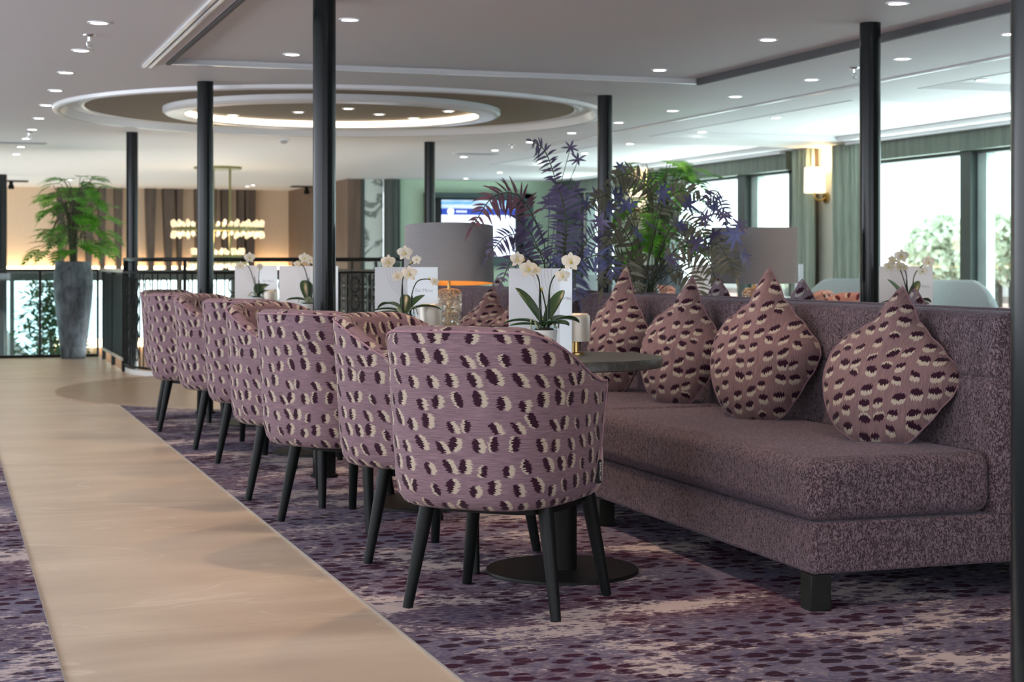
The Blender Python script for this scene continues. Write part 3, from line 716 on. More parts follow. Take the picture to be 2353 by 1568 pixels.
# ================================================================== CHAIR
def upath():
    a, b = .306, .420; pts = []
    for k in range(8): pts.append((a-.006*(1-k/7)**2, .055-.055*k/7))
    for k in range(1, 25):
        th = pi/2*k/24; e = 2/3.0; pts.append((a*cos(th)**e if k < 24 else 0, -b*sin(th)**e))
    L = pts+[(-x, y) for x, y in reversed(pts[:-1])]
    # resample
    d = [0]
    for i in range(1, len(L)): d.append(d[-1]+math.dist(L[i], L[i-1]))
    out = []; n = 72; j = 0
    for i in range(n+1):
        s = d[-1]*i/n
        while j < len(d)-2 and d[j+1] < s: j += 1
        t = (s-d[j])/(d[j+1]-d[j]); out.append((L[j][0]+(L[j+1][0]-L[j][0])*t, L[j][1]+(L[j+1][1]-L[j][1])*t, s))
    return out, d[-1]
def sm(t): t = max(0, min(1, t)); return t*t*(3-2*t)
def make_chair(label, fab=None, seat=None, group=None, pipe=None):
    t = thing('tub_chair', label, 'chair', group=group)
    U, L = upath(); n = len(U); P = []; uvs = []; pipe_pts = []; inner_pts = []
    for i, (x, y, s) in enumerate(U):
        a = U[max(0, i-1)]; b = U[min(n-1, i+1)]; tx, ty = b[0]-a[0], b[1]-a[1]; ll = sqrt(tx*tx+ty*ty); nx, ny = -ty/ll*-1, tx/ll*-1
        if nx*x+ny*(y-.0) < 0: nx, ny = -nx, -ny
        q = abs(2*s/L-1)
        zt = .862-.150*sm((q-.30)/.66)-.01*q
        sec = []
        z0 = .327
        for k, (dn, dz) in enumerate(((-.12, 0), (-.075, .002), (-.05, .012), (-.034, .035), (-.024, .08))): sec.append((dn, z0+dz))
        zs = z0+.08
        for k in range(1, 9): f = k/8; sec.append((-.024+.026*f, zs+(zt-.03-zs)*f))
        r = .034
        for k in range(1, 9): th = pi*k/8; sec.append((.002-r+r*cos(th)*1.0+0, zt-.03+r*.9*sin(th)))
        for k in range(1, 6): f = k/5; sec.append((-.066+.0*f-.008*sin(f*pi), zt-.03-(zt-.03-.43)*f))
        row = []; v = 0; prev = None
        for dn, z in sec:
            px, py = x+nx*dn, y+ny*dn
            if prev: v += math.dist(prev, (dn, z))
            prev = (dn, z); row.append((px, py, z)); uvs.append((L-s, v))
        P.append(row); pipe_pts.append(Vector(row[13])+Vector((nx*.002, ny*.002, .002)))
        inner_pts.append(Vector(row[19])+Vector((-nx*.001, -ny*.001, .0)))
    m = MB(); m.grid(P); k = len(P[0])
    m.uvs = uvs[:]
    for e in (0, n-1): m.f.append(tuple(e*k+j for j in range(k)))
    m.build('shell', fab or M['chairfab'], t, angle=60)
    m = MB(); m.tube(pipe_pts, .0035, 6); m.tube([Vector(p) for p in P[0][2:14]], .0035, 6); m.tube([Vector(p) for p in P[-1][2:14]], .0035, 6)
    m.build('piping', pipe or M['piping'], t)
    # seat cushion
    def se(hx, hy, z, cy=.035, e=3.6, N=48):
        o = []
        for j in range(N):
            th = 2*pi*j/N; c, s_ = cos(th), sin(th)
            o.append((hx*abs(c)**(2/e)*(1 if c >= 0 else -1), cy+hy*abs(s_)**(2/e)*(1 if s_ >= 0 else -1), z))
        return o
    m = MB(); prof = [(.222, .23, .325), (.237, .245, .335), (.247, .258, .36), (.25, .262, .42), (.247, .258, .465), (.235, .245, .488), (.20, .21, .5), (.1, .1, .504), (.01, .01, .505)]
    m.grid([se(a, b, c) for a, b, c in prof], False, True); m.f.append(tuple(reversed(range(48))))
    m.build('seat', seat or M['leather'], t, angle=80)
    m = MB(); m.grid([se(.2, .21, .3, 0), se(.2, .21, .332, 0)], False, True); m.f.append(tuple(reversed(range(48)))); m.build('seat_base', M['blackmetal'], t)
    for sx in (-1, 1):
        for sy in (-1, 1):
            m = MB(); m.tube([(sx*.19, sy*.168, .338), (sx*.242, sy*.21, 0)], [.0245, .0155], 16); m.build('leg', M['legwood'], t)
    # small woven tag at the front seam of the right arm
    m = MB(); m.box((.278, .022, .375), (.2868, .046, .445)); tg = m.build('maker_tag', M['tagblack'], t, smooth=False)
    text('SATELLIET', .0125, M['textwhite'], tg, (.2873, .034, .41), (radians(90), 0, radians(90)) , 'tag_lettering').rotation_euler = Matrix(((0, 0, 1), (0, 1, 0), (-1, 0, 0))).to_3x3().to_euler()
    return t
CH_G = 'spotted mauve tub chairs along the aisle'
spec = [ # X, Y, facing deg, label
 (1.652, 4.885, 47.5, 'nearest mauve spotted tub chair, full back to the camera, in front of the sofa corner'),
 (1.716, 5.68, -45, 'mauve spotted tub chair directly behind the nearest chair, turned to the right'),
 (1.60, 6.60, 33.5, 'mauve spotted tub chair in mid row with full back, left of the nearest pair'),
 (1.588, 7.30, -52, 'mauve spotted tub chair turned right, just before the thick column'),
 (1.671, 8.69, 44, 'mauve spotted tub chair just beyond the thick column, back to the aisle'),
 (1.65, 9.43, -42, 'mauve spotted tub chair with orange-lit arm, second beyond the thick column'),
 (1.585, 10.45, 47, 'leftmost mauve spotted tub chair at the far end of the row'),
 (1.66, 11.22, -45, 'mauve spotted tub chair hidden mostly behind the leftmost chair of the row'),
]
c0 = make_chair(spec[0][3], group=CH_G)
for i, (X, Y, ang, lb) in enumerate(spec):
    o = c0 if i == 0 else dup(c0, label=lb)
    o.location = (X, Y, .006); o.rotation_euler = (0, 0, radians(ang-90))
# spotted chairs behind the sofas, warm light painted into fabric and piping
o0 = make_chair('salmon-lit spotted tub chair behind the sofa back at the right, below the window', M['warmlitfab'], group='salmon-lit spotted chairs beyond the sofas', pipe=plain('warmlit_piping', (.6, .28, .2), .8))
o0.location = (5.1, 7.35, .006); o0.rotation_euler = (0, 0, radians(150-90))
for X, Y, ang, lb in ((4.95, 8.75, 200, 'salmon-lit spotted tub chair left of the column behind the sofa back'), (5.15, 9.9, 150, 'salmon-lit spotted tub chair glimpsed below the right grey lampshade'), (5.0, 12.0, 210, 'salmon-lit spotted tub chair glimpsed beneath the dark foliage')):
    dup(o0, (X, Y, .006), radians(ang-90), lb)

# ================================================================== TABLES
def make_table(label, X, Y, group):
    t = thing('round_table', label, 'table', (X, Y, .006), 0, group)
    m = MB(); m.lathe([(.335, .692), (.34, .695), (.34, .722), (.337, .726)], n=72); m.build('tabletop', M['tablewood'], t)
    m = MB(); m.lathe([(.05, .012), (.05, .692)], n=32); m.build('pedestal', M['blackmetal'], t)
    m = MB(); m.lathe([(.258, 0), (.258, .008), (.255, .012)], n=72); m.build('base_plate', M['blackmetal'], t)
    return t
TG = 'round dark tables between chairs and sofa'
t0 = make_table('round dark wood table beside the nearest chair and sofa cushions', 1.983, 5.304, TG)
TT = [(1.983, 5.304), (1.97, 6.98), (1.97, 9.05), (1.95, 10.8)]
for (X, Y), lb in zip(TT[1:], ('round dark table behind the nearest two chairs, second from the camera', 'round dark table just past the thick column, third from the camera', 'farthest round dark table of the aisle row')):
    dup(t0, (X, Y, .006), 0, lb)
TB = [(4.5, 7.15), (4.62, 9.4), (4.65, 5.3)]
for (X, Y), lb in zip(TB[:2], ('round dark table behind the sofa, under the menu card at right', 'round dark table beyond the right grey lamp')):
    o = dup(t0, (X, Y, .006), 0, lb); o['group'] = 'round tables beyond the sofas'
# ---- things on the tables
def make_card(label, loc, rz, wa, wb, ang, h=.297, group='folded white menu cards'):
    t = thing('menu_card', label, 'menu card', loc, rz, group)
    # two leaves from the spine at origin: left leaf to -x, right leaf opened forward
    m = MB(); m.box((-wa, -.0008, 0), (0, .0008, h)); m.build('front_leaf', M['white'], t, smooth=False)
    d = Vector((cos(ang), -sin(ang), 0)); nrm = Vector((sin(ang), cos(ang), 0))*.0008
    m = MB(); a = Vector((0, 0, 0)); b = d*wb
    m.add([a-nrm, b-nrm, b+nrm, a+nrm]+[v+Vector((0, 0, h)) for v in (a-nrm, b-nrm, b+nrm, a+nrm)], [(0, 3, 2, 1), (4, 5, 6, 7), (0, 1, 5, 4), (1, 2, 6, 5), (2, 3, 7, 6), (3, 0, 4, 7)])
    o = m.build('inner_leaf', M['cardlit'], t, smooth=False)
    c = d*wb*.55-nrm*1.6
    text('Bar Menu', min(.022, wb*.19), M['textgrey'], o, (c.x, c.y, h*.66), (radians(90), 0, -ang))
    m = MB()
    for k in range(6):
        p = []
        for q in range(9):
            th = pi/2*q/8; p.append((-.002-(.088-.012*k)*cos(th), -.0014, h-.002-.13*sin(th)*(1-.04*k)))
        m.tube([Vector(v) for v in p], .0004, 4)
    m.build('printed_curves', M['textline'], t)
    return t
def make_orchid(label, loc, rz, seed, spikes, leaves, group='white orchids on the tables', zf=.8):
    zz_ = lambda z: .1+(z-.1)*zf
    spikes = [([(a, b, zz_(c)) for a, b, c in p], [(a, b, zz_(c), d, e) for a, b, c, d, e in fl_]) for p, fl_ in spikes]
    leaves = [(a, b, c, d*1.45) for a, b, c, d in leaves]
    rnd = random.Random(seed); t = thing('potted_orchid', label, 'orchid', loc, rz, group)
    m = MB(); m.lathe([(.030, 0), (.036, .004), (.042, .08), (.044, .095), (.041, .095), (.038, .085)], n=32, capt=False); m.build('pot', M['ceramic'], t)
    m = MB(); m.lathe([(.041, .09), (.043, .108), (.041, .108)], n=32, capt=False); m.build('inner_pot', M['railglass'], t)
    m = MB(); m.lathe([(.038, .084), (.03, .1), (.005, .104)], n=16)
    m.build('bark', M['soil'], t)
    m = MB()
    for k in range(9):
        a = rnd.uniform(0, 6.28); r = rnd.uniform(.02, .05)
        m.tube(bez([(.01*cos(a), .01*sin(a), .105), (r*cos(a), r*sin(a), .125+rnd.uniform(-.005, .01)), ((r+.012)*cos(a+.5), (r+.012)*sin(a+.5), .10)], 4), .0025, 5)
    m.build('roots', M['root'], t)
    for a, ln, up, wd in leaves:
        m = MB(); P = []; n = 12
        for i in range(n+1):
            f = i/n; rr = ln*f; zz = .108+ln*(up*f-.55*up*f*f*(.6 if up > .8 else 1.6)); w_ = wd*sin(pi*min(1, f*.93+.07))**.7
            c = Vector((rr*cos(a)*(1-.15*f*up), rr*sin(a)*(1-.15*f*up), zz)); sd = Vector((-sin(a), cos(a), 0))
            P.append([c-sd*w_+Vector((0, 0, w_*.35)), c+Vector((0, 0, 0)), c+sd*w_+Vector((0, 0, w_*.35))])
        m.grid(P); o = m.build('leaf', M['orchleaf'], t, angle=80); s = o.modifiers.new('thickness', 'SOLIDIFY'); s.thickness = .002
    for pts, flowers in spikes:
        c = bez(pts, 8); m = MB(); m.tube(c, .0028, 6); sp = m.build('flower_stem', M['twig'], t)
        m = MB(); z1 = max(p.z for p in c)*.72; m.tube([(pts[0][0]+.004, pts[0][1], .1), (pts[1][0]+.003, pts[1][1], z1)], .0024, 5); m.build('support_stick', M['tagblack'], t)
        m = MB()
        for k in range(2):
            q = c[int((len(c)-1)*(.86+.12*k))]; m.lathe([(.001, -.006), (.0045, 0), (.001, .007)], tuple(q+Vector((0, 0, .004))), 8)
        m.build('buds', M['petalc'], sp)
        for (fx, fy, fz, ya, size) in flowers:
            m = MB()
            R = Matrix.Translation((fx, fy, fz)) @ Matrix.Rotation(ya, 4, 'Z') @ Matrix.Rotation(rnd.uniform(-.3, .3), 4, 'X')
            for k in range(5):
                th = pi/2+2*pi*k/5; big = k in (1, 4); L_ = size*(1.0 if big else .95); W_ = size*(.52 if big else .30); P = []
                for i in range(7):
                    f = i/6; w2 = W_*sin(pi*min(1, .08+f*.9))**.65
                    ctr = Vector((cos(th), 0, sin(th)))*L_*f+Vector((0, -.15*size*sin(f*pi), 0)); sd = Vector((-sin(th), 0, cos(th)))
                    P.append([ctr-sd*w2+Vector((0, -.1*w2, 0)), ctr, ctr+sd*w2+Vector((0, -.1*w2, 0))])
                m.grid(P)
            m.xf(R); fo = m.build('flower', M['petal'], sp, angle=80)
            m = MB(); m.lathe([(.001, 0), (size*.17, size*.1), (size*.1, size*.3), (.001, size*.4)], n=8)
            m.xf(R @ Matrix.Rotation(radians(115), 4, 'X')); m.build('lip', M['petalc'], fo)
    return t
def make_cordless(label, loc, group='cordless metal table lamps'):
    t = thing('cordless_table_lamp', label, 'table lamp', loc, 0, group)
    m = MB(); m.lathe([(.033, 0), (.033, .006), (.03, .008)], n=32); m.build('base', M['brass'], t)
    m = MB(); m.lathe([(.014, .008), (.013, .05)], n=16); m.build('stem', M['brass'], t)
    m = MB(); m.lathe([(.047, .046), (.0495, .046), (.0495, .125), (.047, .136), (.04, .142), (.001, .143)], n=48, capb=False); m.build('lamp_shade', M['silver'], t)
    return t
TZ0 = .006+.726
# camera-facing directions: r = picture right, f = away from the camera
r_ = Vector((cos(YAW), -sin(YAW), 0)); f_ = Vector((sin(YAW), cos(YAW), 0))
def at(x, D, z): v = WD(x, HZ, D); v.z = z; return v
lvs1 = [(2.45, .15, 1.25, .017), (2.9, .15, .42, .014), (.45, .145, .55, .024), (.95, .14, 1.25, .017), (3.3, .12, .2, .012), (5.6, .11, .35, .02)]
sp1 = [([(-.012, 0, .1), (-.016, .004, .2), (-.018, 0, .30), (-.052, 0, .37), (-.095, 0, .375)], [(-.052, -.01, .345, .2, .032), (-.09, -.01, .385, .5, .028), (-.028, -.012, .34, .3, .02)]),
       ([(.012, 0, .1), (.014, .0, .22), (.026, 0, .30), (.062, 0, .35), (.088, 0, .37)], [(.088, -.012, .375, -.3, .034), (.06, -.012, .318, -.1, .026)]),
       ([(.0, .01, .1), (.006, .01, .17), (-.004, .01, .24), (-.01, .01, .26)], [])]
orc_rz = -YAW
make_orchid('white orchid on the nearest table, three stalks in front of the menu card', tuple(at(1250, 5.52, TZ0)), orc_rz, 3, sp1, lvs1)
sp2 = [([(-.01, 0, .1), (-.014, 0, .2), (-.008, 0, .29), (.012, 0, .35), (.05, 0, .385)], [(-.07, -.01, .375, .3, .033), (.0, -.012, .42, .1, .034), (.05, -.012, .385, -.2, .022), (.02, -.012, .315, -.2, .036), (-.03, -.01, .30, .3, .026)]),
       ([(.02, 0, .1), (.028, 0, .2), (.05, 0, .27), (.09, 0, .285), (.12, 0, .275)], [(.125, -.01, .27, .2, .02)])]
lvs2 = [(2.6, .16, .8, .017), (2.95, .15, .35, .013), (.2, .17, .55, .016), (.7, .12, .9, .02), (3.3, .12, .1, .011), (1.6, .10, 1.1, .016)]
make_orchid('white orchid on the second table, bending in front of the grey lampshade', tuple(at(930, 7.0, TZ0)), orc_rz, 5, sp2, lvs2)
sp3 = [([(0, 0, .1), (0, 0, .22), (-.02, 0, .33), (-.055, 0, .38)], [(-.02, -.01, .40, 0, .032), (.012, -.01, .385, .2, .026), (-.06, -.01, .36, 0, .02)]), ([(.012, 0, .1), (.02, 0, .2), (.04, 0, .28), (.05, 0, .3)], [(.055, -.01, .305, 0, .018)])]
lvs3 = [(1.9, .12, 1.4, .024), (3.0, .13, .35, .02), (.5, .1, .4, .018)]
make_orchid('white orchid on the third table, just left of the thick column', tuple(at(708, 9.0, TZ0)), orc_rz, 6, sp3, lvs3)
sp4 = [([(0, 0, .1), (-.02, 0, .22), (-.05, 0, .33), (-.09, 0, .37)], [(-.045, -.01, .41, 0, .038), (-.105, -.01, .345, 0, .03)]), ([(.012, 0, .1), (.01, 0, .2), (.012, 0, .28), (.02, 0, .33)], [(.02, -.01, .34, 0, .024)])]
lvs4 = [(.5, .10, 1.0, .03), (.1, .11, .7, .026), (1.2, .09, 1.2, .03)]
make_orchid('white orchid on the farthest table, leftmost of the row', tuple(at(590, 10.7, TZ0)), orc_rz, 8, sp4, lvs4)
make_orchid('white orchid on the table behind the sofa, in front of the right window', tuple(at(2090, 8.3, TZ0)), orc_rz, 9, sp4[:1]+sp1[:2], lvs1)
# menu cards
v = at(1286, 5.72, TZ0); make_card('white menu card on the nearest table behind the orchid', tuple(v), -YAW+.06, .175, .075, radians(62))
v = at(936, 7.3, TZ0); make_card('white menu card on the second table with faint print', tuple(v), -YAW+.1, .142, .145, radians(28))
v = at(722, 9.25, TZ0); make_card('white menu card on the third table behind the thick column', tuple(v), -YAW, .195, .16, radians(30))
v = at(592, 10.95, TZ0); make_card('leftmost white menu card, on the farthest table', tuple(v), -YAW, .15, .15, radians(25))
v = at(2085, 8.55, TZ0); make_card('white menu card beyond the sofa, right of the slim column', tuple(v), -YAW, .145, .125, radians(20))
make_cordless('small champagne metal lamp on the nearest table edge', tuple(at(1322, 5.78, TZ0)))
make_cordless('small champagne metal lamp on the second table beside the orchid leaf', tuple(at(989, 7.12, TZ0)))
make_cordless('small champagne metal lamp on the farthest table', tuple(at(620, 10.72, TZ0)))
# ================================================================== SOFAS
def make_sofa(label, y0, y1, mirror, nmod, group):
    t = thing('banquette_sofa', label, 'sofa', (3.32, y0, .006), 0, group)
    L = (y1-y0)/nmod; s_ = -1 if mirror else 1       # local x measured from the spine, seat toward -x
    def X(x): return x*s_
    def bxo(nm, x0, x1, a, b, z0, z1, bev, mat=M['sofa'], seg=4):
        mb = MB(); mb.box((min(X(x0), X(x1)), a, z0), (max(X(x0), X(x1)), b, z1)); return mb.build(nm, mat, t, bevel=bev, seg=seg)
    for k in range(nmod):
        a, b = k*L+.002, (k+1)*L-.002
        bxo('base', -.855, -.012, a+.004, b-.004, .107, .262, .012)
        # seat cushion: rounded slab with soft crown
        P = []; nx_, ny_ = 22, 40
        mb = MB(); mb.box((min(X(-.868), X(-.225)), a, .262), (max(X(-.868), X(-.225)), b, .455)); o = mb.build('seat_cushion', M['sofa'], t, bevel=.05, seg=8)
        # backrest with stitched channels on the seat side
        P = []; n1 = int(L/.0125); 
        zsn = [.262, .30, .34, .40, .46, .52, .58, .64, .665, .675, .682, .689, .70, .73, .78, .82, .845, .86, .872, .88, .884]
        for i in range(n1+1):
            y = a+(b-a)*i/n1; ye = min(y-a, b-y)
            ph = ((y-a+.085) % .172)/.172; gro = math.exp(-((min(ph, 1-ph)*.172)/.006)**2)
            row = []
            for z in zsn:
                edge = max(0, 1-ye/.03)**2*.03
                tz = max(0, (z-.845)/.039); rnd_ = (1-sqrt(max(0, 1-tz*tz)))*.045
                seam = math.exp(-((z-.682)/.006)**2)
                x = -.215-.010*(1-abs(2*ph-1)**4*.5)+.006*gro*(1 if z > .68 else .35)+.010*seam+edge+rnd_+.02*(z-.45)
                row.append((X(x), y, z))
            row += [(X(-.13), y, .887), (X(-.05), y, .887), (X(-.012), y, .87), (X(-.002), y, .84), (X(-.002), y, .262)]
            P.append(row)
        mb = MB(); mb.grid(P); k_ = len(P[0]); N1 = len(P)
        mb.f.append(tuple(range(k_))); mb.f.append(tuple(reversed([(N1-1)*k_+j for j in range(k_)]))); mb.build('backrest', M['sofa'], t, angle=50)
    for k in range(nmod+1):
        y = 0.035 if k == 0 else (k*L-.06 if k < nmod else k*L-.035)
        for x in (-.83, -.07):
            mb = MB(); mb.box((X(x)-.034, y-.034, 0), (X(x)+.034, y+.034, .107)); mb.build('leg', M['sofawood'], t, bevel=.003)
    return t
make_sofa('long purple boucle banquette with four spotted cushions at the right', 4.445, 8.05, False, 2, 'purple banquettes')
make_sofa('purple boucle banquette standing back to back behind the long one', 4.445, 8.05, True, 2, 'purple banquettes')
make_sofa('purple boucle banquette behind the menu card and glass lamp', 8.75, 12.3, False, 2, 'purple banquettes')
make_sofa('far purple boucle banquette beyond the foliage, facing the windows', 8.75, 12.3, True, 2, 'purple banquettes')
# ================================================================== CUSHIONS
def make_pillow(label, loc, yaw, lean, w_, h_, mat, seed, group, roll=0, asym=0):
    rnd = random.Random(seed)
    t = thing('throw_cushion', label, 'cushion', loc, 0, group)
    NA, NR = 96, 16
    key = [(90, 1.0), (79, .84), (64, .69), (42, .68), (20, .80), (6, .97), (0, 1.0), (-8, .95), (-25, .84), (-45, .82), (-62, .86), (-80, .84), (-90, .82), (-100, .84), (-118, .90), (-138, .95), (-160, .96), (-175, .96), (-190, .92), (-205, .83), (-222, .71), (-242, .67), (-258, .83), (-270, 1.0)]
    def rad(a):
        a = a % 360
        if a > 90: a -= 360
        for i in range(len(key)-1):
            if key[i][0] >= a >= key[i+1][0]:
                f = (key[i][0]-a)/(key[i][0]-key[i+1][0]); f = f*f*(3-2*f)*.5+f*.5; return key[i][1]*(1-f)+key[i+1][1]*f
        return .8
    top = []; vs = []; uvs = []
    def pt(a, rho, side):
        R = rad(math.degrees(a)); x = cos(a)*R*rho*w_*.5; z = sin(a)*R*rho*(h_*.56 if sin(a) > 0 else h_*.53)
        th = .10*(max(0, 1-rho**2.4))**.62*(1-.25*max(0, sin(a))*rho)
        wr = .006*sin(a*5+seed)*rho**2*(1-rho)*4+.010*math.exp(-((z-h_*.16)/.02)**2)*(1-rho)*-1
        x += asym*z*.35
        return (x, -side*(th+wr), z)
    P = []; U = []
    m = MB()
    for side in (1, -1):
        P = [[pt(2*pi*j/NA, .02+.98*i/NR, side) for j in range(NA)] for i in range(NR+1)]
        m.grid(P, False, True, side < 0); base = len(m.v)-len(P)*NA
        m.f.append(tuple(base+j for j in range(NA)))
        for r in P:
            for p in r: m.uvs.append((p[0]*1.05+side*.3, p[2]*1.05+seed*.37))
    R = Matrix.Rotation(yaw, 4, 'Z') @ Matrix.Rotation(-lean, 4, 'X') @ Matrix.Rotation(roll, 4, 'Y') @ Matrix.Translation((0, 0, h_*.415))
    m.xf(R); m.build('cover', mat, t, angle=85)
    m = MB(); m.tube([R @ Vector(pt(2*pi*j/NA, 1.0, 1)) for j in range(NA)], .0035, 6, False, True); m.build('piping', M['pillowpipe'], t)
    return t
PG = 'spotted cushions on the long banquette'
SZ = .461
def pil(x, y, label, w_, h_, yaw, seed, mat=None, lean=.30, X=2.99, roll=0, asym=0, group=PG):
    Y = onX(x, X); return make_pillow(label, (X, Y, SZ+.004), yaw, lean, w_, h_, mat or M['pillowfab'], seed, group, roll, asym)
# yaw: the face normal (-y local) turned toward -x / camera
ny = radians(-52)
pil(2022, 860, 'nearest spotted cushion, at the right end of the long banquette', .48, .535, ny, 1, X=2.91, roll=.05, lean=.26)
pil(1745, 800, 'large spotted cushion in the middle of the banquette, second from right', .46, .59, ny, 2, X=2.905, roll=-.02, lean=.2)
pil(1548, 790, 'spotted cushion right of the round tabletop, third from right', .40, .55, ny, 3, X=2.905, roll=.06, lean=.2)
pil(1408, 760, 'spotted cushion behind the round tabletop, leftmost on the long banquette', .34, .59, radians(-60), 4, X=2.90, lean=.18)
pil(1102, 700, 'spotted cushion right of the glass lamp base', .40, .48, ny, 5, X=2.90, group='spotted cushions on the far banquette')
pil(1163, 720, 'spotted cushion half hidden behind the nearest menu card', .38, .44, ny, 6, X=2.89, group='spotted cushions on the far banquette')
for x, lb, hh_, sd in ((1660, 'greyish spotted cushion poking above the sofa back left of the centre cushion', .53, 11), (1852, 'greyish spotted cushion above the sofa back right of the grey lampshade', .53, 12), (2108, 'greyish spotted cushion above the sofa back below the right menu card', .50, 13), (1153, 'greyish spotted cushion above the far banquette beside the tall violet fronds', .50, 14)):
    Xp = 3.72; make_pillow(lb, (Xp, onX(x, Xp), SZ+.004), radians(-40), -.18, .42, hh_, M['pillowblue'], sd, 'greyish cushions on the rear banquettes')

# ================================================================== CONSOLE, LAMPS, FOLIAGE
t = thing('console_table', 'dark narrow console between the banquettes carrying lamps and vases', 'console', (3.3, 8.37, .006))
m = MB(); m.box((-1.1, -.24, .66), (1.1, .26, .70)); m.build('top', M['sofawood'], t, bevel=.004)
m = MB(); m.box((-1.05, -.20, .1), (1.05, .22, .66)); m.build('body', M['sofawood'], t, smooth=False)
for sx in (-1.02, 1.02):
    for sy in (-.17, .19): m = MB(); m.box((sx-.025, sy-.025, 0), (sx+.025, sy+.025, .1)); m.build('leg', M['blackmetal'], t, smooth=False)
CT = .706
def make_lamp(label, loc, tilt, energy):
    t = thing('glass_table_lamp', label, 'table lamp', loc, 0, 'large grey shade lamps on the console')
    m = MB(); m.lathe([(.075, 0), (.075, .015), (.06, .02)], n=40); m.build('foot', M['brass'], t)
    m = MB(); m.lathe([(.058, .02), (.064, .06), (.058, .075), (.066, .085), (.066, .185), (.05, .205), (.02, .21)], n=40); m.build('glass_base', M['mercury'], t)
    m = MB(); m.lathe([(.008, .02), (.008, .30)], n=12); m.build('stem', M['brass'], t)
    m = MB(); m.lathe([(.001, .30), (.022, .32), (.028, .35), (.02, .38), (.001, .39)], n=16); m.build('bulb', M['bulb'], t)
    R = Matrix.Translation((0, 0, .38)) @ Matrix.Rotation(tilt, 4, Vector((cos(YAW), -sin(YAW), 0))) @ Matrix.Translation((0, 0, -.38))
    m = MB(); m.lathe([(.232, .235), (.228, .53)], n=72, capb=False, capt=False); m.xf(R); sh = m.build('lamp_shade', M['shade'], t)
    m = MB(); m.lathe([(.229, .236), (.2255, .529)], n=72, capb=False, capt=False); m.xf(R); m.build('lining', M['goldlining'], sh)
    m = MB()
    for a in (0, 2.1, 4.2): m.tube([R @ Vector((0, 0, .40)), R @ Vector((.226*cos(a), .226*sin(a), .45))], .003, 5)
    m.build('shade_spider', M['brass'], sh)
    l = bpy.data.lights.new('lamp_bulb', 'POINT'); l.energy = energy; l.color = (1, .52, .2); l.shadow_soft_size = .03
    lo = bpy.data.objects.new('lamp_bulb', l); COL.objects.link(lo); lo.parent = t; lo.location = (0, 0, .345)
L1 = at(1031, 8.64, CT); L2 = at(1733, 8.94, CT)
make_lamp('grey drum lamp with cracked glass base and orange glow, left of the foliage', tuple(L1), radians(-4), 6)
make_lamp('grey drum lamp right of the foliage in front of the window', tuple(L2), radians(1.0), 3)

def leafstrip(mb, base, dir_, nrm, L, W, droop=.25, n=5):
    dir_ = dir_.normalized(); sd = dir_.cross(nrm).normalized(); P = []
    for i in range(n+1):
        f = i/n; w_ = W*(sin(pi*min(1, .06+.94*f**.8)))**.9+.0004
        c = base+dir_*L*f+Vector((0, 0, -droop*L*f*f)); P.append([c-sd*w_+nrm*w_*.25, c, c+sd*w_+nrm*w_*.25])
    mb.grid(P)
def frond(mb, stem, pts, L, W, n, rnd, start=.3, ang=65, droop=.3):
    c = bez(pts, 10); stem.tube(c, [.0035*(1-.6*i/len(c)) for i in range(len(c))], 5)
    k = len(c)
    for i in range(n):
        f = start+(1-start)*i/(n-1); idx = min(k-2, int(f*(k-1))); p = c[idx]; tn = (c[idx+1]-c[idx]).normalized()
        nr = Vector((rnd.uniform(-.25, .25), rnd.uniform(-.25, .25), 0))-f_*.9+Vector((0, 0, .25)); nr = (nr-tn*nr.dot(tn)).normalized()
        sd = tn.cross(nr).normalized(); prof = (sin(pi*min(1, .18+.8*(i/(n-1)))))**.6
        for s_ in (-1, 1):
            d = (tn*cos(radians(ang))+sd*s_*sin(radians(ang))+nr*rnd.uniform(-.25, .3)).normalized()
            leafstrip(mb, p+tn*rnd.uniform(-.004, .004), d, nr, L*prof*rnd.uniform(.85, 1.12), W*rnd.uniform(.85, 1.15), droop*rnd.uniform(.5, 1.4))
    leafstrip(mb, c[-1], (c[-1]-c[-2]), Vector((0, -1, .2)).normalized(), L*.7, W)
def star(mb, p, L, W, rnd, n=7):
    ax = Vector((rnd.uniform(-.6, .6), rnd.uniform(-1, -.3), rnd.uniform(-.3, .7))).normalized(); u = ax.orthogonal().normalized(); v = ax.cross(u)
    for k in range(n):
        a = 2*pi*k/n+rnd.uniform(-.2, .2); d = u*cos(a)+v*sin(a)+ax*.35
        leafstrip(mb, p, d, ax, L*rnd.uniform(.8, 1.15), W, .15)
